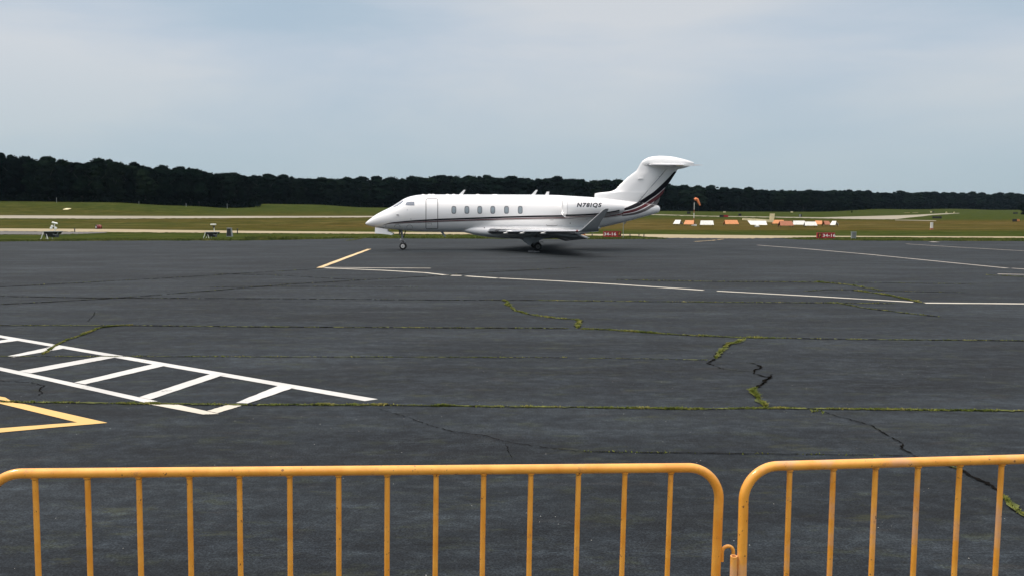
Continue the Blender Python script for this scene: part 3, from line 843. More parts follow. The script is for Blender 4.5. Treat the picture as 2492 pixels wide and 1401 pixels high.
def decal_line(mb, pts, w, off=.006, side=-1, surf=None, lim=.05):
    P = [Vector((p[0], 0, p[1])) for p in pts]
    for i in range(len(pts)-1):
        d = math.dist(pts[i], pts[i+1]); n = max(1, int(d/3)); dx, dy = (pts[i+1][0]-pts[i][0])/d, (pts[i+1][1]-pts[i][1])/d
        vs = []
        for k in range(n+1):
            x = pts[i][0]+dx*d*k/n; y = pts[i][1]+dy*d*k/n
            vs.append(side_pt(x-dy*w/2, y+dx*w/2, side, off, surf, lim)); vs.append(side_pt(x+dy*w/2, y-dx*w/2, side, off, surf, lim))
        mb.add(vs, [(2*k, 2*k+1, 2*k+3, 2*k+2) for k in range(n)])
# cabin windows
for sd_ in (-1, 1):
    for cx in (1104.5, 1136.2, 1167.6, 1199.2, 1232.6, 1266):
        fr = MB(); decal_disc(fr, rrect(cx, 511.6, 11.8, 19), (cx, 511.6), 2, .007, sd_, inner=.78)
        w = fr.build('cabin_window', M['window_frame'], fus, smooth=60)
        pn = MB(); decal_disc(pn, rrect(cx, 511.6, 9.5, 15.6), (cx, 511.6), 4, .0055, sd_, inner=.02)
        decal_line(pn, [(cx-3.5, 509), (cx+3.5, 509)], .5, .0065, sd_)
        pn.build('cabin_pane', M['cabin_blind'], fus, smooth=60)
# cockpit windows
for sd_ in (-1, 1):
    g = MB(); decal_grid(g, [(988.5,492),(1000,491.2),(1008.2,491.6)], [(986.6,500),(998,500.8),(1008.6,500.9)], 8, 5, off=.006, sides=(sd_,))
    g.build('cockpit_side_window', M['cockpit_glass'], fus, smooth=60)
    g = MB(); decal_grid(g, [(956.5,503.2),(966,497.4),(974,492),(980.5,488.0)], [(957.5,505.4),(968,502.6),(975,498.6),(982.4,491.0)], 10, 6, off=.006, sides=(sd_,))
    g.build('windshield', M['cockpit_glass'], fus, smooth=60)
# cabin door outline, hatches, seams
def outline(name, pts, w, label=None, sides=(-1,)):
    m_ = MB()
    for sd_ in sides: decal_line(m_, pts, w, side=sd_)
    o = m_.build(name, M['seam'], fus, smooth=60)
    if label: o['label'] = label
door_loop = [(1036.6,556),(1036.6,488),(1037.6,485.2),(1040.5,484.2),(1061.5,484.2),(1064.3,485.2),(1065.3,488),(1065.3,556),(1063,557.4),(1039,557.4),(1036.6,556)]
outline('cabin_door', door_loop, 1.5)
outline('door_panel_seam', [(1039,544.6),(1050,544.6)], .5); outline('door_panel_seam', [(1050.6,543),(1050.6,549)], .5)
for cx, cy in ((966.8,553),(996.8,554)):
    outline('service_hatch', [(cx+7*math.cos(a*math.pi/8), cy-(0 if a in (0,8) else 0)+6.2*-math.sin(a*math.pi/8)) for a in range(0, 9)] + [(cx-6.4,cy+5.5),(cx+6.4,cy+5.5),(cx+7,cy)], .7)
outline('access_panel', [(1329.5,547.3),(1331,549.8),(1355,549.8),(1356.5,547.3)], .8)
outline('access_panel', [(1338,536),(1347,536)], .8)
for cx, cy, r in ((1000,534,1.0),(991,511.5,.9),(939,551,1.1),(932.5,555.2,1.4),(1178.8,554.8,1.5),(1387.5,544,1.3),(1428,534.5,1.6)):
    m_ = MB(); decal_disc(m_, rrect(cx, cy, r*2, r*2, 2, 12), (cx, cy), 1, .006, -1, inner=.02); m_.build('service_port', M['seam'] if cx != 1428 else M['hub_white'], fus, smooth=60)
m_ = MB(); p = side_pt(969, 523.8); m_.tube([(p[0], p[1]+.03, p[2]), (p[0], p[1]-.07, p[2]), (p[0]-.12, p[1]-.09, p[2])], [.035, .028, .012], 10); m_.build('pitot_probe', M['dark_metal'], fus)
# blade antennas on the roof and belly
def fin_blade(name, quad, th, mat, parent, yl=0.0, drop=.04):
    P = [PL(a, b, yl) for a, b in quad]; m_ = MB()
    vs = [(x, yl - th*(1 if i in (0,3) else .5), z) for i, (x, z) in enumerate(P)] + [(x, yl + th*(1 if i in (0,3) else .5), z) for i, (x, z) in enumerate(P)]
    m_.hexa(vs); return m_.build(name, mat, parent, smooth=30)
fin_blade('antenna', [(1116,475),(1128.8,462.6),(1133,463),(1126,475)], .03, M['jet_white'], fus)
fin_blade('antenna', [(1292,475.5),(1304,462.7),(1308.6,463.3),(1302,475.5)], .03, M['jet_white'], fus)
fin_blade('antenna', [(1326,476),(1330.5,467),(1336.8,467),(1335.5,476)], .03, M['jet_white'], fus)
fin_blade('antenna', [(1072,565),(1079,565),(1085.5,576.5),(1081.5,576.5)], .03, M['jet_grey'], fus)
fin_blade('antenna', [(1521,541),(1524.5,541),(1520,546.5),(1518,546)], .03, M['jet_grey'], fus)
for a, b in ((1024, 1036), (1192, 1216)):
    m_ = MB(); n = 8
    m_.loft([[PLp for PLp in [(PL(a+(b-a)*t, 474.6)[0], .22*math.sin(math.pi*t)*math.cos(k*math.pi/8)+0.0, PL(1100,474.9)[1] - .03 + (.055)*math.sin(math.pi*t)**.6*math.sin(k*math.pi/8)+.02) for k in range(0, 16)]] for t in [i/10*.98+.01 for i in range(11)]])
    m_.build('roof_antenna_pod', M['jet_white'], fus, smooth=60)
for a in (1045, 1054, 1089, 1104, 1163):
    m_ = MB(); x, z = PL(a, 474.2); m_.lathe((x, 0, z - .03), (0,0,1), [(0, .12), (.05, .1), (.065, .04)], 12); m_.build('roof_fitting', M['jet_white'], fus, smooth=60)

# livery stripes on the fuselage
S_UP = [(932,548.5),(948,542.8),(975,539.5),(1005,536.8),(1036.5,534.8),(1080,532.6),(1125,531),(1190,528.6),(1250,526.6),(1300,525.2),(1372,524.2),(1420,523.4),(1470,521.0),(1500,516.5),(1516,511.8)]
S_LO = [(932,549.2),(948,545.6),(975,544.8),(1005,543.6),(1036.5,542.6),(1080,541),(1125,539.6),(1190,537.6),(1250,535.8),(1300,534.8),(1372,533.6),(1420,532.6),(1470,530.6),(1500,527.6),(1516,525.0)]
def band(a, b):
    u, l = smooth_curve(S_UP, 5), smooth_curve(S_LO, 5)
    f = lambda t: [(p[0], p[1] + (q[1]-p[1])*t) for p, q in zip(u, l)]
    return f(a), f(b)
NACX0, NACX1 = 1371, 1516
# engine nacelle, its own body offset sideways
NACY = 1.72
NAC = Body([(1370.5,486,526,.50),(1374,483,529.5,.57),(1384,480.6,532,.62),(1405,479.4,532.8,.655),(1430,480,532.2,.655),(1460,483,529.4,.62),(1490,488.5,524.4,.52),(1508,492.5,520.4,.42),(1516,494.6,518.4,.36)], yc=-NACY, n=2.0)
x0n, x1n = NAC.x0, NAC.x1
for nm, a, b, mt in (('livery_stripe', 0, .44, 'jet_black'), ('livery_stripe', .54, .80, 'jet_red'), ('livery_stripe', .88, 1.0, 'jet_pewter')):
    u, l = band(a, b); m_ = MB(); decal_grid(m_, u, l, 120, 2); m_.build(nm, M[mt], fus, smooth=60)

# engines
for sd_ in (-1, 1):
    m_ = MB(); X = [x0n + (x1n-x0n)*k/40 for k in range(41)]
    rings = [[(p[0], p[1] if sd_ == -1 else -p[1], p[2]) for p in NAC.ring(x, 48)] for x in X]
    # inlet duct and exhaust duct turn inward
    def scl(r, k, dx): 
        cy = sum(p[1] for p in r)/len(r); cz = sum(p[2] for p in r)/len(r)
        return [(p[0]+dx, cy+(p[1]-cy)*k, cz+(p[2]-cz)*k) for p in r]
    m_.loft([scl(rings[0], .74, .55), scl(rings[0], .82, .2), scl(rings[0], .90, .02), scl(rings[0], .955, -.035)] + rings + [scl(rings[-1], .93, -.02), scl(rings[-1], .85, -.5)], True)
    nac = m_.build('engine_nacelle', M['jet_white'], jet, smooth=50)
    m_ = MB(); m_.loft([scl(rings[0], .885, .03), scl(rings[0], .955, -.042), scl(rings[0], 1.004, .0), scl(rings[0], 1.0, .012)], False); m_.build('inlet_lip', M['jet_white'], nac, smooth=60)
    m_ = MB(); r = scl(rings[0], .80, .3); cy = sum(p[1] for p in r)/len(r); cz = sum(p[2] for p in r)/len(r)
    m_.lathe((r[0][0]-.25, cy, cz), (1,0,0), [(0, .01), (.1, .07), (.22, .12)], 20)
    for k in range(22):
        a = 2*math.pi*k/22; ca, sa = math.cos(a), math.sin(a); q0, q1 = .1, .40
        m_.add([(r[0][0], cy+ca*q0-sa*.02, cz+sa*q0+ca*.02), (r[0][0]-.03, cy+ca*q0+sa*.03, cz+sa*q0-ca*.03), (r[0][0]-.05, cy+ca*q1+sa*.06, cz+sa*q1-ca*.06), (r[0][0]+.02, cy+ca*q1-sa*.05, cz+sa*q1+ca*.05)], [(0,1,2,3)])
    m_.build('engine_fan', M['dark_metal'], nac, smooth=60, fix=False)
    m_ = MB(); m_.loft([scl(rings[-1], .80, -.3), scl(rings[-1], .78, .05), scl(rings[-1], .72, .05), scl(rings[-1], .6, -.3)], False); m_.build('exhaust_nozzle', M['jet_white'], nac, smooth=60)
    # pylon
    xa, xb = x0n + .9, x1n - .2; zc = 2.72
    m_ = MB(); sec = [(xa, 0), (xa+.4, .09), (xa+1.3, .12), (xb, .02), (xb-.0, -.02), (xa+1.3, -.12), (xa+.4, -.09)]
    m_.loft([[(x, sd_*y, zc + z) for x, z in sec] for y in (.75, 1.2)]); m_.build('pylon', M['jet_white'], nac, smooth=40)
    if sd_ == -1:
        m_ = MB(); decal_line(m_, [(1381,484),(1381,500),(1381,516),(1381,529)], .45, .006, -1, [NAC]); m_.build('cowl_seam', M['seam'], nac)
    for a, b, mt in ((0, .42, 'jet_black'), (.52, .70, 'jet_red'), (.82, .95, 'jet_pewter')):
        u = [(1373,522.8),(1400,522.4),(1440,520.6),(1470,517.8),(1500,512.8),(1514.6,509.4)]; l = [(1373,532.2),(1400,531.8),(1440,529.2),(1470,526.2),(1500,520.4),(1514.6,517.2)]
        u, l = smooth_curve(u), smooth_curve(l); f = lambda t: [(p[0], p[1]+(q_[1]-p[1])*t) for p, q_ in zip(u, l)]
        m_ = MB(); decal_grid(m_, f(a), f(b), 40, 2, [NAC], .006, (sd_,)); m_.build('livery_stripe', M[mt], nac, smooth=60)
    if sd_ == -1: near_nac = nac

def text_mesh(s, w, h, shear=0.0, bold=0.0, sub=2):
    """letters as points in a w x h box, subdivided so they can follow a curved skin"""
    cu = bpy.data.curves.new('t', 'FONT'); cu.body = s; cu.resolution_u = 5; cu.offset = bold; cu.shear = shear; cu.space_character = 1.22 if shear else 1.12
    o = bpy.data.objects.new('t', cu); COL.objects.link(o)
    bpy.context.view_layer.update()
    dg = bpy.context.evaluated_depsgraph_get()
    me = bpy.data.meshes.new_from_object(o.evaluated_get(dg))
    bpy.data.objects.remove(o)
    bm = bmesh.new(); bm.from_mesh(me); bmesh.ops.triangulate(bm, faces=bm.faces)
    if sub: bmesh.ops.subdivide_edges(bm, edges=bm.edges, cuts=sub, use_grid_fill=True)
    xs = [v.co.x for v in bm.verts]; ys = [v.co.y for v in bm.verts]
    x0, x1, y0, y1 = min(xs), max(xs), min(ys), max(ys)
    vs = [((v.co.x-x0)/(x1-x0)*w, (v.co.y-y0)/(y1-y0)*h) for v in bm.verts]
    bm.verts.index_update(); fs = [tuple(v.index for v in f.verts) for f in bm.faces]
    bm.free(); bpy.data.meshes.remove(me); return vs, fs
vs, fs = text_mesh('N78IQS', 60.6, 12.3, 0.2, 0.042)
m_ = MB(); m_.add([side_pt(1403.6 + x, 506.6 - .0 - y, -1, .007, [NAC]) for x, y in vs], fs)
m_.build('registration_lettering', M['lettering'], near_nac, smooth=0, fix=False)

# wings
def foil(n=13):
    t = [(1-math.cos(math.pi*k/n))/2 for k in range(n+1)]
    yt = [0.6*5*(.2969*math.sqrt(x)-.126*x-.3516*x*x+.2843*x**3-.1036*x**4)/0.6 for x in t]
    up = [(x, y*1.05) for x, y in zip(t, yt)]; lo = [(x, -y*.95) for x, y in zip(t, yt)]
    return up[::-1] + lo[1:-1]          # TE -> LE along the top, back along the bottom
FO = foil(); NF = len(FO)
def wing_ring(le, chord, th, ny, nz, tw=0.0):
    o = []
    for x, y in FO:
        xx = x * chord; zz = y * th * chord
        o.append((le[0] + xx, le[1] + ny*zz, le[2] + nz*zz - tw*xx))
    return o
xr, zr = PL(1186, 563.5, -1.15)
xt, zt = PL(1404, 563.2, -9.75)
for sd_ in (-1, 1):
    sec = []
    ys = [.6, 1.15, 2.0, 3.0, 4.2, 5.5, 6.8, 8.0, 9.0, 9.75]
    for y in ys:
        t = (y - 1.15) / 8.6; x = xr + (xt - xr) * t
        te = np.interp(y, [.6, 1.15, 3.3, 9.75], [xr+4.35, xr+4.1, xr+4.35, xt+1.12])
        z = zr + (zt - zr) * (t*.8 + .2*t*t) 
        sec.append(((x, sd_*y, z), te - x, np.interp(t, [0, 1], [.135, .10]), 0, 1, .01))
    m_ = MB(); le_i = {i for i in range(NF) if FO[i][0] < .09}
    m_.loft([wing_ring(*q) for q in sec], True, mfun=lambda i, j: 1 if (j in le_i and (j+1) % NF in le_i and 0 < i) else 0)
    w = m_.build('wing', [M['jet_white'], M['polished_metal'], M['jet_grey']], jet, smooth=50)
    # winglet
    wp = [(1404,563.2,-9.75,1.10),(1412,560.8,-9.86,.95),(1420,554.2,-9.97,.74),(1436,539.5,-10.1,.55),(1452,525,-10.22,.41),(1465,513.2,-10.32,.30),(1473,508.6,-10.36,.17)]
    rings = []
    for k, (a, b, y, ch) in enumerate(wp):
        x, z = PL(a, b, y); ang = [0, .6, 1.15, 1.38, 1.38, 1.38, 1.38][k]
        rings.append(wing_ring((x, sd_*abs(y), z), ch, .085, -sd_*math.sin(ang), math.cos(ang)))
    m_ = MB(); m_.loft(rings, True, mfun=lambda i, j: 1 if (j in le_i and (j+1) % NF in le_i) else 0); m_.build('winglet', [M['winglet_grey'], M['jet_white']], w, smooth=60)
    # flap, lowered
    for ya, yb, dr in ((1.35, 3.2, .26), (3.3, 6.9, .22)):
        m_ = MB(); fr = []
        for y in (ya, yb):
            t = (y-1.15)/8.6; te = np.interp(y, [.6,1.15,3.3,9.75],[xr+4.35,xr+4.1,xr+4.35,xt+1.12]); z = zr+(zt-zr)*(t*.8+.2*t*t)-.05
            c = np.interp(y, [1.3, 6.9], [1.15, .7]); fr.append(wing_ring((te-c*.45, sd_*y, z-.06), c, .12, 0, 1, .42))
        m_.loft(fr); m_.build('flap', M['jet_grey'], w, smooth=50)
    for y in (2.6, 4.6, 6.6):
        t = (y-1.15)/8.6; te = np.interp(y, [.6,1.15,3.3,9.75],[xr+4.35,xr+4.1,xr+4.35,xt+1.12]); z = zr+(zt-zr)*(t*.8+.2*t*t)-.16
        m_ = MB(); m_.tube([(te-1.3, sd_*y, z+.06), (te-1.0, sd_*y, z-.02), (te-.4, sd_*y, z-.06), (te+.2, sd_*y, z-.12), (te+.55, sd_*y, z-.2)], [.01, .08, .1, .07, .01], 12); m_.build('flap_fairing', M['jet_grey'], w, smooth=60)
    for y in (3.2, 4.9, 6.9):     # stall fences / lights that show as small bright dots on the leading edge
        t = (y-1.15)/8.6; x = xr+(xt-xr)*t; z = zr+(zt-zr)*(t*.8+.2*t*t)
        m_ = MB(); m_.loft([[(x-.05+.16*math.cos(math.pi*u)*-1+.05, sd_*y - .14*math.sin(math.pi*(i_/6))*0 + sd_*.11*math.cos(k*math.pi/6)*math.sin(math.pi*u), z-.10+.05*math.sin(k*math.pi/6)*math.sin(math.pi*u)) for k in range(12)] for i_, u in enumerate([.02,.2,.4,.6,.8,.98])])
        m_.build('vortex_fairing', M['hub_white'], w, smooth=60)
    m_ = MB(); x, z = xt, zt; m_.lathe((xt+.05, sd_*9.76, zt+.01), (-1, 0, 0), [(0,.05),(.06,.045),(.1,.02)], 12); m_.build('navigation_light', M['drum_red'] if sd_ == -1 else M['galvanised'], w, smooth=60)

# vertical fin and rudder
FT = [ # row, leading edge, hinge, trailing edge, half thickness
 (496,1470,1550,1590,.14),(488,1452,1556.5,1595.5,.17),(481,1447.5,1562,1601,.18),(471.5,1448.5,1570,1608.5,.18),(469.2,1462,1572,1610.5,.18),(466.5,1487,1574,1612.4,.17),(460,1500.5,1580,1617.4,.165),
 (450,1510.5,1588,1625,.16),(440,1520.5,1597,1632,.155),(432,1529,1604,1638,.15),(424,1539,1611,1643.4,.145),(417,1548.5,1617,1648,.14),(410,1553.5,1623,1651,.14),(402,1557.5,1630,1655,.135),(394,1563,1637,1662,.13),(387,1572,1640,1664,.11)]
class Fin:
    yc = 0
    def __init__(s):
        r = [q[0] for q in FT][::-1]; zs = [PL(1560, q, -.15)[1] for q in r][::-1]
        s.z = zs; s.le = pchip(zs, [PL(q[1], q[0], -.15)[0] for q in FT]); s.te = pchip(zs, [PL(q[3], q[0], -.15)[0] for q in FT])
        s.hi = pchip(zs, [PL(q[2], q[0], -.15)[0] for q in FT]); s.th = pchip(zs, [q[4] for q in FT])
    def half(s, x, z):
        if z < s.z[0] or z > s.z[-1]: return -9
        a, b = s.le(z), s.te(z)
        if x < a or x > b: return -9
        return s.prof(min(x-a, 9), b-x, s.th(z))
    def prof(s, da, db, th): return th * min(1, (max(0, da)/.75) ** .5) * min(1, max(0.06, db/1.1))
FIN = Fin()
zs = []
for a, b in zip(FIN.z, FIN.z[1:]): zs += [a, (a+b)/2]
zs.append(FIN.z[-1])
def fin_loft(m_, fa, fb, ncs=14):
    rings = []
    for z in zs:
        a, b = fa(z), fb(z); L, Rr = [], []
        for k in range(ncs+1):
            t = (1-math.cos(math.pi*k/ncs))/2; x = a + (b-a)*t
            h = max(.008, FIN.prof(x-FIN.le(z), FIN.te(z)-x, FIN.th(z))); L.append((x, -h, z)); Rr.append((x, h, z))
        rings.append(L + Rr[::-1])
    m_.loft(rings)
m_ = MB(); fin_loft(m_, FIN.le, FIN.hi); fin = m_.build('tail_fin', M['jet_white'], jet, smooth=35)
m_ = MB(); fin_loft(m_, lambda z: FIN.hi(z)+.03, FIN.te); rud = m_.build('rudder', M['jet_white'], fin, smooth=35)
m_ = MB()
decal_line(m_, [(1554,491),(1575,466.5),(1576,465)], .9, .008, -1, [FIN]); decal_line(m_, [(1584,456),(1613.5,422.5)], .9, .008, -1, [FIN])
decal_line(m_, [(1560,479),(1564,481.5)], .7, .01, -1, [FIN]); decal_line(m_, [(1603,429),(1606,432)], .8, .01, -1, [FIN])
m_.build('hinge_seam', M['seam'], fin)
m_ = MB(); x, z = PL(1560, 435.6, -.2); m_.box(x-.16, x+.14, -.24, -.1, z-.02, z+.03); m_.build('fin_light', M['jet_white'], fin)
# bullet fairing and tailplane
BUL = Body([(1562,394,402,.06),(1569,388.5,406,.14),(1578,384,409,.2),(1592,381,411,.235),(1610,380,412.5,.25),(1630,381.2,413,.25),(1650,384.6,412.5,.22),(1668,389.2,409,.15),(1682,393.6,403.5,.08),(1688,396,401,.03)], n=2.1)
m_ = MB(); BUL.mesh(m_, .1, 32); m_.tube([(PL(1604,380)[0], 0, PL(1604,380)[1]-.02), (PL(1603,378)[0], 0, PL(1603,378)[1])], .02, 8); bul = m_.build('tail_bullet_fairing', M['jet_white'], fin, smooth=60)
xa, za = PL(1574, 400.6, -.25); xb_, zb_ = PL(1662, 402.2, -3.45); te_r, _ = PL(1668, 401, -.25); te_t, _ = PL(1713, 403.0, -3.45)
for sd_ in (-1, 1):
    m_ = MB(); m_.loft([wing_ring((xa+(xb_-xa)*t, sd_*(.1+3.35*t), za+(zb_-za)*t), (te_r-xa)*(1-t)+(te_t-xb_)*t, .095, 0, 1) for t in (0, .25, .5, .75, .95, 1)], True, mfun=lambda i, j: 1 if (j in le_i and (j+1) % NF in le_i) else 0)
    m_.build('tailplane', [M['jet_white'], M['polished_metal']], jet, smooth=50)
# big swept stripes over the tail
ALL = [FUS, FIN]
def tail_band(up, lo, mt):
    m_ = MB(); decal_grid(m_, smooth_curve(up), smooth_curve(lo), 70, 4, ALL, .012, lim=.03); m_.build('tail_stripe', M[mt], fin, smooth=60)
tail_band([(1514,509.6),(1536,500.5),(1556,490.5),(1576,477.5),(1592,466.5),(1608,452),(1622,438.5),(1634,425.5),(1641,418.2)],
          [(1514,515),(1540,508.2),(1563,498.2),(1583,484.6),(1600,472.8),(1615,460),(1627,447.8),(1637.5,432),(1646.5,418.2)], 'jet_black')
tail_band([(1514,516.9),(1540,510.2),(1563,500.2),(1584,486.4),(1600.6,474.6),(1615,461.8),(1619,458)],
          [(1514,521.6),(1542,516.4),(1565,507.4),(1586,494.8),(1601,483.6),(1609,475.8),(1613,471.4)], 'jet_red')
tail_band([(1514,523),(1544,517.8),(1567,508.8),(1588,496.2),(1601,485.4),(1607,480.4)],
          [(1514,526.8),(1546,522.6),(1570,514.6),(1588,504.6),(1598,498.2),(1603,492.0)], 'jet_pewter')

# nose gear
def wheel(cx, cy, cz, r, w, parent, hubmat, name):
    m_ = MB(); m_.lathe((cx, cy-w/2, cz), (0,1,0), [(0,r*.52),(0,r*.78),(.02,r*.93),(w*.3,r),(w*.7,r),(w-.02,r*.93),(w,r*.78),(w,r*.52)], 36, 0, False)
    wh = m_.build(name, M['rubber'], parent, smooth=50)
    m_ = MB()
    for s_ in (-1, 1):
        y = cy + s_*(w/2+.003)
        m_.lathe((cx, y, cz), (0, s_, 0), [(-.03,r*.58),(.004,r*.56),(.006,r*.40),(.0,r*.30),(.012,r*.17),(.016,r*.02)], 24)
    m_.build('hub', M[hubmat], wh, smooth=40)
    m_ = MB(); m_.lathe((cx, cy-w/2-.018, cz), (0,-1,0), [(0,r*.15),(.01,r*.13)], 16); m_.build('axle_cap', M['dark_metal'], wh, smooth=40)
nx_, nz_ = PL(980.6, 599.3, -.12)
NR = nz_
ng = MB(); ng.tube([(nx_-.10, 0, 1.25), (nx_-.05, 0, .75), (nx_-.03, 0, .5)], [.07, .065, .055], 14); ng.tube([(nx_-.03, 0, .55), (nx_, 0, NR)], .035, 12)
ng.tube([(nx_, -.2, NR), (nx_, .2, NR)], .035, 12)
strut = ng.build('nose_gear_strut', M['gear_metal'], jet, smooth=50)
m_ = MB(); m_.tube([(nx_-.04, 0, .62), (nx_+.12, 0, .5), (nx_+.02, 0, .32)], .022, 8); m_.build('torque_link', M['gear_metal'], strut)
m_ = MB(); m_.tube([(nx_+.02, 0, .72), (nx_+.16, 0, 1.15)], .03, 8); m_.tube([(nx_-.08, -.08, .95), (nx_-.2, -.08, 1.2)], .02, 8); m_.build('drag_brace', M['dark_metal'], strut)
m_ = MB(); 
for y in (-.09, .09): m_.lathe((nx_-.1, y, .62), (-1,0,0), [(0,.03),(.04,.055),(.08,.06),(.085,.02)], 14)
m_.box(nx_-.1, nx_-.02, -.1, .1, .6, .64); m_.build('taxi_light', M['hub_white'], strut, smooth=50)
m_ = MB(); m_.lathe((nx_, 0, .47), (0,0,1), [(0,.06),(.05,.085),(.1,.06)], 14); m_.build('steering_collar', M['hub_grey'], strut, smooth=50)
for y in (-.16, .16): wheel(nx_, y, NR, NR-.002, .15, jet, 'hub_white', 'nose_wheel')
for sd_ in (-1, 1):
    P = [PL(a, b, -.34) for a, b in ((913,554),(943,558.5),(943.5,564),(956.5,568),(955,572.5),(932,569.8),(912.2,568.5))]
    m_ = MB(); n = len(P); m_.loft([[(x, sd_*(.34+(.10*(1.35-z))), z) for x, z in P], [(x, sd_*(.36+(.10*(1.35-z))), z) for x, z in P]]); m_.build('nose_gear_door', M['jet_white'], jet, smooth=0)
m_ = MB(); x, z = PL(971.5, 568, -.2); m_.box(x-.02, x+.02, -.22, .22, z-.15, z+.2); m_.build('gear_bay_door', M['dark_metal'], jet, smooth=0)

# main gear
mx, mz = PL(1309.3, 600.6, -1.75)
MR = mz
for sd_ in (-1, 1):
    m_ = MB()
    m_.tube([(mx-.35, sd_*1.55, 1.25), (mx-.30, sd_*1.55, .72), (mx-.28, sd_*1.55, .55)], [.09, .08, .07], 14)
    m_.tube([(mx-.38, sd_*1.55, .56), (mx-.1, sd_*1.55, .38), (mx+.03, sd_*1.55, MR)], [.08, .09, .07], 12)
    m_.tube([(mx+.05, sd_*1.55, .42), (mx-.05, sd_*1.55, 1.05)], [.05, .055], 12)
    m_.tube([(mx, sd_*1.28, MR), (mx, sd_*1.82, MR)], .04, 12)
    st = m_.build('main_gear_strut', M['gear_metal'], jet, smooth=50)
    m_ = MB(); m_.tube([(mx+.02, sd_*1.7, .5), (mx+.28, sd_*1.72, .52), (mx+.33, sd_*1.72, .49)], .018, 8); m_.build('brake_line', M['dark_metal'], st)
    for y in (1.38, 1.72): wheel(mx if y > 1.5 else mx, sd_*y, MR, MR-.002, .17, jet, 'hub_grey', 'main_wheel')
    P = [PL(a, b, -1.85) for a, b in ((1275,577),(1328,579),(1312,586),(1309,590),(1296,591),(1291,598),(1284,596),(1280,590),(1272,587))]
    m_ = MB(); m_.loft([[(x, sd_*1.86, z) for x, z in P], [(x, sd_*1.88, z) for x, z in P]]); m_.build('main_gear_door', M['jet_grey'], jet, smooth=0)
# wheel chocks
for a, b in ((1292, 613.6), (1306, 614.2)):
    x, y = G(a, b); 
    m_ = MB(); m_.hexa([(-.16,-.06,0),(.16,-.06,0),(.16,.06,0),(-.16,.06,0),(-.15,-.015,.07),(.15,-.015,.07),(.15,.015,.07),(-.15,.015,.07)])
    o = m_.build('wheel_chock', M['gear_metal'], None, smooth=0, loc=(x, y, .001)); o.rotation_euler.z = .1
    tag(o, 'low wheel chock on the asphalt ' + ('just left of' if a < 1300 else 'right in front of') + ' the near main wheel', 'wheel chock')

# ------------------------------------------------------------------ signs
def gp(px, py):
    """ground point seen at a photograph point, on the real terrain"""
    if py > 560: x, y = G(px, py)
    else: x, y = hit(px, py)
    return x, y, terr(x, y) - 0.03 if y > 66 else 0.0
def flat_text(root, s, x0, z0, w, h, yf, mat, name='lettering', bold=.02):
    vs, fs = text_mesh(s, w, h, 0, bold, 0); m_ = MB(); m_.add([(x0+x, yf, z0+y) for x, y in vs], fs)
    return m_.build(name, mat, root, smooth=0, fix=False)
def runway_sign(px, base, wpx, hpx, fside, label):
    x, y, z = gp(px, base); k = y / 1988.0; W, H = wpx*k, hpx*k
    r = empty('runway_sign', (x, y, z)); tag(r, label, 'sign', 'red airfield direction signs')
    zb = .12
    m_ = MB(); m_.box(-W/2, W/2, -.09, .09, zb, zb+H); m_.build('sign_panel', M['sign_red'], r, smooth=0)
    for a in (-.42, 0, .42):
        m_ = MB(); m_.box(a*W-.03, a*W+.03, -.03, .03, -.05, zb); m_.build('mounting_leg', M['galvanised'], r, smooth=0)
    m_ = MB(); m_.box(-W/2-.01, W/2+.01, -.10, .10, zb+H, zb+H+.025); m_.box(-W/2-.01, W/2+.01, -.10, .10, zb-.025, zb)
    m_.build('sign_frame', M['sign_red'], r, smooth=0)
    fw = W*.175; fx = W/2 - fw - .02 if fside > 0 else -W/2 + .09
    m_ = MB(); m_.box(fx, fx+fw, -.094, -.0905, zb+.04, zb+H-.04); m_.build('letter_field', M['sign_black'], r, smooth=0)
    flat_text(r, 'F', fx+fw*.28, zb+H*.2, fw*.5, H*.6, -.098, M['sign_orange'], bold=.03)
    tx = -W/2 + .05 if fside > 0 else -W/2 + fw + .22
    flat_text(r, '34-16', tx, zb+H*.2, W*(.68 if fside > 0 else .70), H*.6, -.093, M['sign_white'], bold=.03)
runway_sign(1489.8, 578.5, 43, 12.2, 1, 'red airfield sign reading 34-16 F on the grass under the jet tail')
runway_sign(2009.2, 582, 43.5, 12.2, -1, 'red airfield sign reading F 34-16 on the grass at right')

def post_thing(name, label, cat, px, base, hpx, wpx, mat, group=None, cap=None, rnd=True, d=None):
    x, y, z = gp(px, base); k = y / 1988.0; h = hpx*k; w = wpx*k
    r = empty(name, (x, y, z)); tag(r, label, cat, group)
    m_ = MB()
    if rnd: m_.lathe((0,0,-.05), (0,0,1), [(0, w/2), (h*.85, w/2), (h+.04, w*.4), (h+.05, .005)], 10)
    else: m_.box(-w/2, w/2, -(d or w)/2, (d or w)/2, 0, h)
    m_.build('post', mat, r, smooth=40)
    if cap:
        m_ = MB(); m_.lathe((0,0,h), (0,0,1), [(0, w*.9), (h*.08, w*1.0), (h*.16, w*.8), (h*.2, .01)], 12); m_.build('cap', cap, r, smooth=40)
    return r
post_thing('marker_board', 'small orange and white marker box at the grass edge under the jet wing', 'marker', 1420.6, 577, 12, 7, M['board_orange'], rnd=False, d=.3)
post_thing('marker_post', 'thin pale post standing right of the near airfield sign', 'post', 1516.5, 579, 36, 1.3, M['galvanised'], cap=M['galvanised'])
for i, (px, py, h, lab) in enumerate([(182,565.5,8,'dark taxiway edge light between the left floodlight trailer and the red drum'),(578,569,11,'small dark edge light right of the black ventilated box'),
    (1441,575,6,'tiny edge light left of the red sign under the jet tail'),(1533,576,6,'tiny edge light, first one right of the pale thin post'),(1555,576,5,'tiny edge light, middle one on the sandy strip right of the near red sign'),(1567,576.5,6,'tiny edge light, rightmost of three before the asphalt connector')]):
    post_thing('edge_light', lab, 'light', px, py, h, 2.2, M['sign_black'], 'taxiway edge lights', cap=M['dark_metal'])

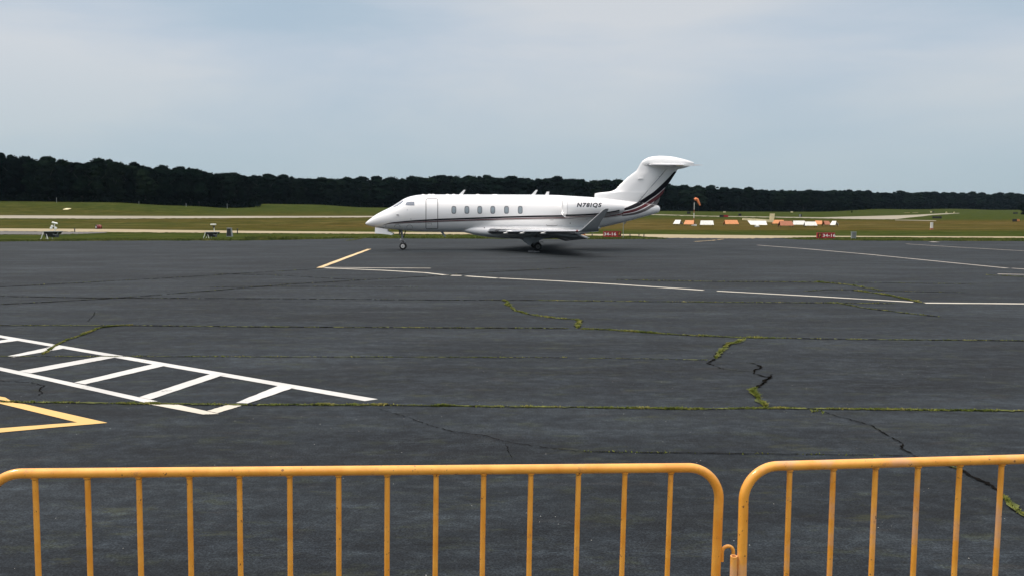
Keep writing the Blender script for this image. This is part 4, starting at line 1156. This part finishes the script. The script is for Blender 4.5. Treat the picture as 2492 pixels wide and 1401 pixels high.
# grey slatted cabinet by the right sign
x, y, z = gp(2077, 581); k = y/1988
r = empty('utility_cabinet', (x, y, z)); tag(r, 'pale grey slatted utility cabinet right of the far red sign', 'cabinet')
m_ = MB(); m_.box(-.19, .19, -.12, .12, .06, .60); m_.build('body', M['galvanised'], r, smooth=0)
m_ = MB(); m_.box(-.21, .21, -.14, .14, .60, .63); m_.build('lid', M['galvanised'], r, smooth=0)
m_ = MB()
for i in range(4): m_.box(-.15+i*.08, -.11+i*.08, -.126, -.121, .1, .56)
m_.build('louvre', M['hub_grey'], r, smooth=0)
for a in (-.17, .17):
    m_ = MB(); m_.box(a-.02, a+.02, -.1, .1, -.05, .06); m_.build('leg', M['galvanised'], r, smooth=0)
# white marker on a small orange base, further out
x, y, z = gp(2267, 559); r = empty('utility_marker', (x, y, z)); tag(r, 'white upright marker on an orange base alone in the dry grass', 'marker')
m_ = MB(); m_.box(-.15, .15, -.1, .1, .22, 1.0); m_.build('panel', M['board_white'], r, smooth=0)
m_ = MB(); m_.box(-.16, .16, -.16, .16, 0, .2); m_.build('base', M['board_rust'], r, smooth=0)

# portable floodlight trailers
def light_trailer(px, base, s, label, lamps):
    x, y, z = gp(px, base); r = empty('floodlight_trailer', (x, y, z), 0); r.scale = (s, s, s); tag(r, label, 'light trailer', 'portable floodlight trailers on the verge')
    m_ = MB(); m_.hexa([(-.52,-.3,.22),(.28,-.3,.16),(.28,.3,.16),(-.52,.3,.22),(-.60,-.36,.60),(.20,-.36,.60),(.20,.36,.60),(-.60,.36,.60)]); m_.build('body', M['dark_metal'], r, smooth=0)
    m_ = MB(); m_.hexa([(.17,-.25,.40),(.42,-.25,.40),(.42,.25,.40),(.17,.25,.40),(.14,-.30,.59),(.55,-.30,.59),(.55,.30,.59),(.14,.30,.59)]); m_.build('battery_box', M['sign_black'], r, smooth=0)
    m_ = MB(); m_.tube([(.13,-.32,.60),(.15,-.32,.38),(.46,-.32,.36),(.56,-.32,.60)], .025, 8); m_.build('tow_frame', M['galvanised'], r)
    m_ = MB(); m_.box(-.66, .58, -.36, .36, .602, .64); m_.build('deck', M['galvanised'], r, smooth=0)
    for a, b, c in ((-.60,-.34,-.82),(-.45,-.30,-.28),(-.60,.34,-.82),(-.45,.30,-.28)):
        m_ = MB(); m_.tube([(a, b, .60), (c, b*1.1, 0)], .028, 8); m_.build('leg', M['lamp_white'], r)
    m_ = MB(); m_.tube([(.12,0,.64),(.12,0,1.0),(.10,0,1.22)], .03, 10); m_.build('mast', M['lamp_white'], r)
    m_ = MB()
    if lamps > 1: m_.tube([(-.06,-.05,1.30),(-.02,-.05,1.34),(.36,-.05,1.25),(.40,-.05,1.22)], [.03,.07,.07,.03], 12)
    else: m_.tube([(-.22,-.05,1.33),(-.18,-.05,1.35),(.30,-.05,1.35),(.34,-.05,1.33)], [.03,.06,.06,.03], 12)
    m_.build('light_bar', M['lamp_white'], r)
    spots = ((-.14,.88),(-.05,1.02),(.22,.88)) if lamps > 1 else ((.10, 1.12),)
    for a, b in spots:
        m_ = MB(); m_.lathe((a, .08, b), (0,-1,.1), [(0,.03),(.06,.08),(.15,.10),(.17,.08),(.18,.01)], 14); m_.build('lamp_head', M['lamp_white'] if lamps > 1 else M['dark_metal'], r)
        m_ = MB(); m_.tube([(a, .08, b), (.11, .02, b+.03)], .018, 8); m_.build('lamp_arm', M['dark_metal'], r)
light_trailer(131, 582, 1.09, 'portable light trailer with several white lamp heads at far left', 3)
light_trailer(519, 580.5, .93, 'portable light trailer with one long white bar beside the black box', 1)
x, y, z = gp(559, 575.5); r = empty('ventilated_box', (x, y, z)); tag(r, 'black fronted grey tapering box standing on the verge', 'box')
m_ = MB(); m_.hexa([(-.27,-.2,0),(.27,-.2,0),(.27,.2,0),(-.27,.2,0),(-.19,-.14,.80),(.19,-.14,.80),(.19,.14,.80),(-.19,.14,.80)]); m_.build('body', M['galvanised'], r, smooth=0)
m_ = MB(); m_.hexa([(-.235,-.207,.06),(.215,-.207,.06),(.215,-.17,.06),(-.235,-.17,.06),(-.175,-.155,.76),(.155,-.155,.76),(.155,-.12,.76),(-.175,-.12,.76)]); m_.build('front_panel', M['sign_black'], r, smooth=0)
m_ = MB(); m_.box(-.22,.22,-.17,.17,.803,.84); m_.build('lid', M['jet_grey'], r, smooth=0)
# red drum lying on its side
x, y, z = gp(240, 558); r = empty('red_drum', (x, y, z+.31), R(-38)); r.scale = (.85, .72, .85); tag(r, 'red drum lying on its side with a black end and white centre', 'drum')
m_ = MB(); m_.lathe((0,.45,0), (0,-1,0), [(0,.36),(.02,.37),(.3,.355),(.32,.37),(.34,.355),(.6,.355),(.62,.37),(.64,.355),(.9,.36)], 24); m_.build('body', M['drum_red'], r)
m_ = MB(); m_.lathe((0,-.44,0), (0,-1,0), [(0,.365),(.03,.365),(.035,.15)], 24); m_.build('drum_end', M['sign_black'], r)
m_ = MB(); m_.lathe((0,-.476,0), (0,-1,0), [(0,.13),(.01,.12)], 16); m_.build('bung_plate', M['sign_white'], r)
m_ = MB(); m_.lathe((0,.22,0), (0,-1,0), [(0,.373),(.12,.373)], 24); m_.build('pale_band', M['board_rust'], r)

# windsock
x, y, z = gp(1688.5, 543); r = empty('windsock', (x, y, z)); tag(r, 'orange windsock hanging limp from a banded white pole', 'windsock'); k = y/1988
m_ = MB()
m_.tube([(0,0,0),(0,0,1.1)], .075, 10); m_.build('pole_base', M['board_rust'], r)
for i, (a, b, mt) in enumerate([(1.1,2.15,'lamp_white'),(2.15,2.9,'board_rust'),(2.9,4.4,'lamp_white'),(4.4,5.7,'dark_metal')]):
    m_ = MB(); m_.tube([(0,0,a),(0,0,b)], .065-.008*i, 10); m_.build('pole_section', M[mt], r)
H = 5.1
m_ = MB(); m_.tube([(.05,0,H-.1),(.30,-.02,H+.08),(.62,-.04,H-.02),(.98,-.05,H-.75),(1.28,-.06,H-1.32)], [.29,.32,.30,.23,.13], 16, caps=False); m_.build('sock', M['sock_orange'], r, smooth=60)
m_ = MB(); m_.tube([(.02,0,H-.28),(.0,-.2,H-.1),(-.0,0,H+.18),(0,.2,H-.1),(.02,0,H-.28)], .02, 6); m_.tube([(0,0,H),(.3,0,H)], .03, 6); m_.build('swivel_frame', M['dark_metal'], r)

# A-frame markers of the segmented circle
def a_marker(px, base, L, rot, mt, label, S=1.0):
    x, y, z = gp(px, base); r = empty('segment_marker', (x, y, z), R(rot)); tag(r, label, 'ground marker', 'A-frame markers of the segmented circle')
    hh, zz, bw = 1.0*S, .30, .62*S
    for sd_ in (-1, 1):
        m_ = MB(); th = .03
        m_.hexa([(-L/2-.04*0, sd_*bw, zz), (L/2, sd_*bw, zz), (L/2, sd_*(bw-th), zz-.02), (-L/2, sd_*(bw-th), zz-.02),
                 (-L/2+.12, sd_*.012, hh), (L/2-.12, sd_*.012, hh), (L/2-.12, sd_*.012-sd_*.008, hh-.03), (-L/2+.12, sd_*.012-sd_*.008, hh-.03)])
        m_.build('roof_panel', M[mt], r, smooth=0)
    for a in (-L/2+.14, L/2-.14):
        for sd_ in (-1, 1):
            m_ = MB(); m_.box(a-.03, a+.03, sd_*(bw-.12)-.03, sd_*(bw-.12)+.03, 0, zz+.08); m_.build('leg', M['wood_dark'], r, smooth=0)
        m_ = MB(); m_.box(a-.02, a+.02, -bw+.06, bw-.06, zz, zz+.06); m_.build('crossbar', M['wood_dark'], r, smooth=0)
a_marker(1650, 549, 1.35, -42, 'board_white', 'white A-frame marker at the far left end, left of the windsock')
a_marker(1678, 550, 1.75, -27, 'board_orange', 'orange A-frame marker directly below the windsock', .98)
a_marker(1720, 551.5, 2.25, -12, 'board_white', 'white A-frame marker standing alone right of the windsock')
a_marker(1778.5, 549.5, 2.5, 6, 'board_orange', 'orange A-frame marker standing alone left of the wind tee')
a_marker(1893, 548, 2.2, -8, 'board_orange', 'orange A-frame marker just right of the yellow fin', .95)
a_marker(1911.5, 553.5, 2.2, 5, 'board_rust', 'dull red-orange A-frame marker overlapping its brighter neighbour')
a_marker(1944, 551, 2.1, -8, 'board_white', 'white A-frame marker, the left of two touching white ones', .95)
a_marker(1971.5, 553.5, 1.9, -5, 'board_white', 'white A-frame marker, the right of two touching white ones', .9)
a_marker(1992, 550, 1.35, -30, 'board_orange', 'orange A-frame marker with an open dark end near the right', .92)
a_marker(2010.5, 551, 1.1, 8, 'board_rust', 'small dull rust A-frame marker second from the right end', .92)
a_marker(2030, 552, .95, -48, 'board_white', 'white A-frame marker at the right end seen from its open end', .95)
x, y, z = gp(1687, 550); m_ = MB(); m_.hexa([(-.42,-.2,.05),(.42,-.2,.0),(.42,.2,.0),(-.42,.2,.05),(-.38,-.18,.36),(.44,-.18,.30),(.44,.18,.30),(-.38,.18,.36)])
tag(m_.build('battery_case', M['board_white'], None, smooth=0, loc=(x, y-.6, z)), 'low white case on the grass below the windsock', 'case')
# wind tee
x, y, z = gp(1838, 552); r = empty('wind_tee', (x, y, z), R(0)); tag(r, 'pale yellow wind tee with an upright tail fin and white crosswise board', 'wind tee'); 
m_ = MB(); m_.hexa([(-2.15,-.12,1.12),(2.9,-.12,.72),(2.9,.12,.72),(-2.15,.12,1.12),(-2.05,-.12,1.42),(2.9,-.12,1.15),(2.9,.12,1.15),(-2.05,.12,1.42)]); m_.build('boom', M['board_cream'], r, smooth=0)
m_ = MB(); m_.hexa([(2.30,-.04,1.0),(3.0,-.04,1.0),(3.0,.04,1.0),(2.30,.04,1.0),(2.34,-.04,2.15),(3.15,-.04,2.15),(3.15,.04,2.15),(2.34,.04,2.15)]); m_.build('tail_fin', M['board_cream'], r, smooth=0)
m_ = MB(); m_.hexa([(-1.15,-1.3,.36),(1.55,-1.3,.32),(1.55,-1.26,.32),(-1.15,-1.26,.36),(-1.35,-.05,1.08),(1.70,-.05,1.02),(1.70,-.01,1.02),(-1.35,-.01,1.08)]); m_.build('cross_board', M['board_white'], r, smooth=0)
m_ = MB(); m_.box(-.12,.12,-.12,.12,.1,1.1); m_.build('pivot_post', M['board_white'], r, smooth=0)
m_ = MB(); m_.lathe((-.05,-1.1,0), (0,0,1), [(0,.38),(.2,.4),(.34,.22)], 14); m_.build('footing', M['board_white'], r, smooth=40)

# far small things
def slab_thing(name, label, cat, px, base, wpx, hpx, mt, parts=None, group=None, legs=True):
    x, y, z = gp(px, base); k = y/1988; W, H = wpx*k, hpx*k
    r = empty(name, (x, y, z)); tag(r, label, cat, group)
    m_ = MB(); m_.box(-W/2, W/2, -.15, .15, .12*H, H); m_.build('panel', M[mt], r, smooth=0)
    for a in (-.4, .4):
        m_ = MB(); m_.box(a*W-.05, a*W+.05, -.05, .05, -.1, .12*H); m_.build('leg', M['dark_metal'], r, smooth=0)
    if parts:
        m_ = MB(); m_.box(W/2*parts[0], W/2*parts[1], -.17, -.152, .15*H, H*.97); m_.build('face_plate', M[parts[2]], r, smooth=0)
slab_thing('distance_sign', 'small black sign in the grass left of the windsock pole', 'sign', 1676, 521.5, 8.5, 6, 'sign_black', None, 'far airfield signs')
slab_thing('distance_sign', 'dark sign with a red right part beyond the orange marker', 'sign', 1761.5, 529.5, 21, 6, 'sign_black', (-.05, 1.0, 'sign_red'), 'far airfield signs')
slab_thing('distance_sign', 'small black sign left of the yellow fin', 'sign', 1800.5, 526.5, 7, 6, 'sign_black', None, 'far airfield signs')
slab_thing('distance_sign', 'small dark grey sign right of the yellow fin', 'sign', 1947.5, 528.5, 7, 6.5, 'sign_black', (-.8, .1, 'jet_grey'), 'far airfield signs')
slab_thing('distance_sign', 'long low black sign below the far end of the runway', 'sign', 2280, 532.5, 22, 5.5, 'sign_black', None, 'far airfield signs')
slab_thing('distance_sign', 'small black sign at the far right near the woods', 'sign', 2471, 521.3, 11, 4, 'sign_black', None, 'far airfield signs')
slab_thing('distance_sign', 'black sign with an orange right end at the far right', 'sign', 2472, 540, 15.5, 6.5, 'sign_black', (.25, 1.0, 'board_orange'), 'far airfield signs')
slab_thing('distance_sign', 'low black sign cut by the right picture edge', 'sign', 2490, 521.2, 12, 1.6, 'sign_black', None, 'far airfield signs')
for px, py, w, h, lab in [(1763,518,5.5,3,'white runway box above the dark and red sign'),(1927,518,5.5,3,'white runway box straight above the dark grey sign'),
    (2266,518,4,3.4,'cream runway box at the left of the runway end'),(2303,518.6,3.4,2.4,'tiny white runway box in the middle of the runway end'),(2322,518.6,3,2.4,'tiny white runway box at the very tip of the runway')]:
    slab_thing('runway_end_box', lab, 'box', px, py, w, h, 'board_cream', None, 'pale boxes by the far runway')
slab_thing('runway_end_box', 'dark box touching the cream box at the runway end', 'box', 2271, 517.6, 5, 2.6, 'sign_black')
for px, py, w, lab in [(2207,518.6,8,'pale flat slab in the grass left of the runway end, the left of two'),(2227,518.4,8,'pale flat slab in the grass left of the runway end, the right of two')]:
    x, y, z = gp(px, py); k = y/1988; m_ = MB(); m_.hexa([(-w*k/2,-2,0),(w*k/2,-2,0),(w*k/2*.9,2,0),(-w*k/2*.9,2,0),(-w*k/2*.95,-1.9,.18),(w*k/2*.95,-1.9,.18),(w*k/2*.85,1.9,.18),(-w*k/2*.85,1.9,.18)])
    tag(m_.build('concrete_slab', M['taxi'], None, smooth=0, loc=(x, y, z)), lab, 'slab')
x, y, z = gp(163, 510.5); m_ = MB(); m_.hexa([(-.85,-.6,.0),(.75,-.7,.0),(.8,.7,.25),(-.75,.7,.3),(-.8,-.55,.12),(.7,-.65,.1),(.75,.75,.36),(-.7,.75,.42)])
o = m_.build('white_board', M['board_cream'], None, smooth=0, loc=(x, y, z)); o.rotation_euler.z = -.15; tag(o, 'fallen whitish board lying on the hillside grass at left', 'board')
for px, py, h, lab in [(138,493,12,'thin pale post against the wood, leftmost of four'),(338,496.5,6,'thin short post against the wood, second from left'),(453,503,8,'thin pale post against the wood, third from left'),(553,508,12,'taller pale post against the wood, rightmost of four')]:
    post_thing('field_post', lab, 'post', px, py, h, 1.1, M['galvanised'], 'thin posts along the edge of the left wood')
post_thing('field_post', 'low greenish bush-like stake at the wood edge on the right', 'post', 2073, 518, 5, 2.6, M['foliage'])

# ------------------------------------------------------------------ woods
def crown_mesh(mb, rad, h0, h1, seed, nl=13, leaves=1500, ls=.55):
    rnd = random.Random(seed); lobes = []
    H = h1 - h0
    for i in range(nl):
        t = rnd.random() ** .8; a = rnd.uniform(0, 2*math.pi)
        env = (1 - t**3.2*.75) if t > .3 else .85 + .4*t
        lr = rad * rnd.uniform(.28, .46) * (1 - .2*t); rr = max(0, rad*env - lr) * rnd.uniform(.55, 1.05)
        lobes.append((Vector((math.cos(a)*rr, math.sin(a)*rr, h0 + lr*.6 + (H - lr*1.45)*t)), lr, lr*rnd.uniform(.7, .95)))
    lobes.append((Vector((rnd.uniform(-.1,.1)*rad, rnd.uniform(-.1,.1)*rad, h1 - rad*.36)), rad*.42, rad*.34))
    lobes.append((Vector((0, 0, h0 + H*.45)), rad*.62, H*.40))
    # inner mass
    for _ in range(6):
        a = rnd.uniform(0, 2*math.pi); q_ = rad*rnd.uniform(.1, .75)
        lobes.append((Vector((math.cos(a)*q_, math.sin(a)*q_, h1 - rad*rnd.uniform(.12, .34) - q_*.35)), rad*rnd.uniform(.13, .24), rad*rnd.uniform(.13, .24)))
    for c, r, rz in lobes:
        ring = []
        for k in range(5):
            ph = -math.pi/2 + math.pi*(k+.5)/5
            ring.append([(c.x + r*.88*math.cos(ph)*math.cos(q*math.pi/3.5), c.y + r*.88*math.cos(ph)*math.sin(q*math.pi/3.5), c.z + rz*.88*math.sin(ph)) for q in range(7)])
        mb.loft(ring, True)
    tot = sum(l[1]**2 for l in lobes)
    for c, r, rz in lobes:
        for _ in range(int(leaves * r*r / tot)):
            u = rnd.uniform(-.8, 1); a = rnd.uniform(0, 2*math.pi); s = math.sqrt(1-u*u); k = rnd.uniform(.78, 1.10)
            p = Vector((c.x + r*k*s*math.cos(a), c.y + r*k*s*math.sin(a), c.z + rz*k*u))
            n = Vector((s*math.cos(a)+rnd.uniform(-.7,.7), s*math.sin(a)+rnd.uniform(-.7,.7), u+rnd.uniform(-.3,1.0))).normalized()
            t1 = n.cross(Vector((rnd.uniform(-1,1), rnd.uniform(-1,1), rnd.uniform(-1,1)))).normalized(); t2 = n.cross(t1); q = ls*rnd.uniform(.5, 1.15)
            mb.add([p + t1*q*.6, p + t2*q*.5, p - t1*q*.6, p - t2*q*.5*rnd.uniform(.5, 1)], [(0,1,2,3)])
def trunk_mesh(h, r, seed):
    rnd = random.Random(seed); m_ = MB()
    pts = [(0,0,-.5),(rnd.uniform(-.1,.1),0,h*.3),(rnd.uniform(-.3,.3),rnd.uniform(-.3,.3),h*.6),(rnd.uniform(-.4,.4),rnd.uniform(-.4,.4),h*.85)]
    m_.tube(pts, [r*1.25, r, r*.7, r*.3], 8)
    for k in range(5):
        z0 = h*rnd.uniform(.3, .65); a = rnd.uniform(0, 2*math.pi); L = h*rnd.uniform(.18,.28)
        m_.tube([(0,0,z0),(math.cos(a)*L*.5, math.sin(a)*L*.5, z0+L*.4),(math.cos(a)*L, math.sin(a)*L, z0+L)], [r*.45, r*.3, r*.1], 6)
    return m_
protos = []
for i in range(9):
    h = 15.0; m_ = MB(); rad = [4.1, 4.6, 3.7, 4.9, 4.2, 3.4, 4.5, 3.9, 5.1][i]
    crown_mesh(m_, rad, [1.0, 2.0, 1.2, .8, 2.4, 1.0, 1.6, .6, 1.2][i], h, 100 + i, nl=[19, 22, 16, 24, 20, 15, 21, 18, 25][i], leaves=2600, ls=.55)
    r = empty('woodland_tree', (0, 0, 0))
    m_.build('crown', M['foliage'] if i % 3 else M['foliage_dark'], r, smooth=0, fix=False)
    trunk_mesh(h*.9, .28, i).build('trunk', M['bark'], r)
    protos.append(r)
TOPS = [(-400,366),(-120,371),(0,375),(60,377),(100,381),(150,387),(250,389),(330,396),(430,405),(500,411),(560,421),(600,425)]
TOPS2 = [(540,421),(640,424),(760,430),(860,431),(960,432),(1080,425),(1180,427),(1300,431),(1400,433),(1490,436),(1540,440),(1660,448),(1750,455),(1850,459),(2000,461),(2120,465)]
TOPS3 = [(2060,464),(2150,466),(2300,466),(2400,469),(2492,471),(2700,473)]
EDGE = [(-400,268),(0,271),(250,276),(450,301),(560,320),(610,330)]
EDGE2 = [(540,392),(640,382),(750,391),(900,421),(1200,452),(1600,502),(1800,522),(2000,562),(2100,600)]
EDGE3 = [(2050,650),(2110,642),(2300,762),(2492,782),(2700,785)]
used = set(); tcount = 0
def plant(px, Y, top, k, label, group, wf=1.0):
    global tcount
    X = (px - 1246) / 1988 * Y; zb = terr(X, Y)
    d = ray(1246, top); zt_ = CAM_H + d[2]/d[1]*Y; h = max(6.0, (zt_ - zb) * k)
    i = random.randrange(len(protos))
    o = protos[i] if i not in used else copy_tree(protos[i])
    used.add(i); tcount += 1
    o.location = (X, Y, zb - .1); o.rotation_euler = (0, 0, random.uniform(0, 6.28))
    s = h / 15.0; w = wf * random.uniform(.92, 1.2); o.scale = (w*(.5+.5*s), w*(.5+.5*s), s)
    tag(o, label, 'tree', group)
def wood(edge, tops, x0, x1, sp, rows, label, group, wf=1.0):
    for r_ in range(rows):
        px = x0 + random.uniform(0, 10)
        while px < x1:
            Y = lerp_poly(edge, px) + 2.5 + r_*sp*1.05 + random.uniform(-1.5, 1.5)
            k = random.uniform(.80, .95) if r_ == 0 else (random.uniform(.90, 1.0) if r_ < rows-1 else random.uniform(.91, 1.06))
            plant(px, Y, lerp_poly(tops, px), k, ('lower dark tree at the front edge of the ' if r_ == 0 else 'dark tree packed inside the ' if r_ < rows-1 else 'taller dark tree with its round top on the skyline of the ') + label, group, wf)
            px += sp * random.uniform(.8, 1.25) * 1988 / Y
wood(EDGE, TOPS, -150, 604, 5.6, 3, 'left hill wood', 'trees of the left wood', 1.15)
wood(EDGE2, TOPS2, 560, 2112, 8.3, 3, 'wood behind the jet', 'trees of the middle wood', 1.55)
wood(EDGE3, TOPS3, 2085, 2640, 8.8, 3, 'far right wood', 'trees of the far right wood', 1.65)
# one nearer tree cut by the right edge
o = copy_tree(protos[3]); X = (2502-1246)/1988*420; o.location = (X, 420, terr(X, 420)-.2); o.scale = (1.05, 1.05, .72); o.rotation_euler = (0,0,1)
tag(o, 'nearer dark tree cut off by the right picture edge', 'tree')
if 'group' in o: del o['group']
# shaded undergrowth along the wood edges and the closed wood behind the counted trees
def thicket(name, edge, x0, x1, off, hlo, hhi, n, ls, label, cat, depth=4):
    m_ = MB()
    for i in range(n):
        px = x0 + (x1-x0)*(i+random.random())/n; Y = lerp_poly(edge, px) + off + random.uniform(0, depth)
        X = (px-1246)/1988*Y; zb = terr(X, Y); r = random.uniform(hlo, hhi)
        for c in range(60):
            u = random.random(); a = random.uniform(0, 6.28); s = math.sqrt(max(0, 1-u*u)) * 1.5
            p = Vector((X + r*s*math.cos(a)*random.uniform(.7,1), Y + r*s*math.sin(a)*.6, zb + r*u*random.uniform(.2, 1.1)))
            nn = Vector((random.uniform(-1,1), random.uniform(-1.4,.6), random.uniform(-.3,1))).normalized(); t1 = nn.cross(Vector((random.uniform(-1,1), .3, random.uniform(-1,1)))).normalized(); t2 = nn.cross(t1); q = ls*random.uniform(.5,1.2)
            m_.add([p+t1*q, p+t2*q*.8, p-t1*q, p-t2*q*.8], [(0,1,2,3)])
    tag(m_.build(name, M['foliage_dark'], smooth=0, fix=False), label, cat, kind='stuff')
thicket('undergrowth', EDGE, -170, 612, .5, 1.6, 3.6, 170, .42, 'dark undergrowth filling the foot of the left wood', 'undergrowth')
thicket('undergrowth', EDGE2, 545, 2100, .5, 2.0, 4.0, 330, .65, 'dark undergrowth filling the foot of the middle wood', 'undergrowth')
thicket('undergrowth', EDGE3, 2080, 2660, .5, 2.2, 4.4, 160, .8, 'dark undergrowth filling the foot of the far right wood', 'undergrowth')
def backwood(edge, tops, x0, x1, off, kk, label, n):
    m_ = MB()
    for i in range(n):
        px = x0 + (x1-x0)*(i+.5)/n + random.uniform(-3, 3); Y = lerp_poly(edge, px) + off + random.uniform(-2, 8)
        X = (px-1246)/1988*Y; zb = terr(X, Y); d = ray(1246, lerp_poly(tops, px)); h = (CAM_H + d[2]/d[1]*Y - zb) * random.uniform(kk-.06, kk+.03)
        b = MB(); crown_mesh(b, 6.2, .0, h, 900+i, nl=11, leaves=420, ls=1.0); m_.add([(p[0]+X, p[1]+Y, p[2]+zb) for p in b.v], b.f)
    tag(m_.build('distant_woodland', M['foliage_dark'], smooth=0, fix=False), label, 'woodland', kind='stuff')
backwood(EDGE, TOPS, -220, 596, 20, .95, 'closed dark woodland behind the left front trees', 34)
backwood(EDGE2, TOPS2, 548, 2110, 32, .95, 'closed dark woodland behind the middle front trees', 190)
backwood(EDGE3, TOPS3, 2070, 2700, 32, .95, 'closed dark woodland behind the far right trees', 46)
thicket('undergrowth', EDGE, -200, 598, 16, 3.5, 5.5, 130, 1.2, 'deep shaded thicket inside the left wood', 'undergrowth')
thicket('undergrowth', EDGE2, 555, 2105, 26, 4, 6, 260, 1.5, 'deep shaded thicket inside the middle wood', 'undergrowth')
thicket('undergrowth', EDGE3, 2085, 2680, 26, 4, 6, 120, 1.6, 'deep shaded thicket inside the far right wood', 'undergrowth')
print('trees', tcount)

# ------------------------------------------------------------------ haze
HAZE = 0.000028
if HAZE:
    m_ = MB(); m_.box(-1500, 1500, -900, 1400, -1.2, 60)
    me = bpy.data.meshes.new('haze'); me.from_pydata(m_.v, [], m_.f); hm = bpy.data.materials.new('haze_air'); hm.use_nodes = True
    nt = hm.node_tree; nt.nodes.clear(); ou = nt.nodes.new('ShaderNodeOutputMaterial'); pv = nt.nodes.new('ShaderNodeVolumePrincipled')
    pv.inputs['Color'].default_value = (0.55, 0.78, 1.0, 1); pv.inputs['Density'].default_value = HAZE; pv.inputs['Anisotropy'].default_value = 0.1
    nt.links.new(pv.outputs[0], ou.inputs['Volume']); me.materials.append(hm)
    hz = bpy.data.objects.new('haze', me); COL.objects.link(hz); tag(hz, 'thin pale summer haze over the whole airfield', 'haze', kind='stuff')
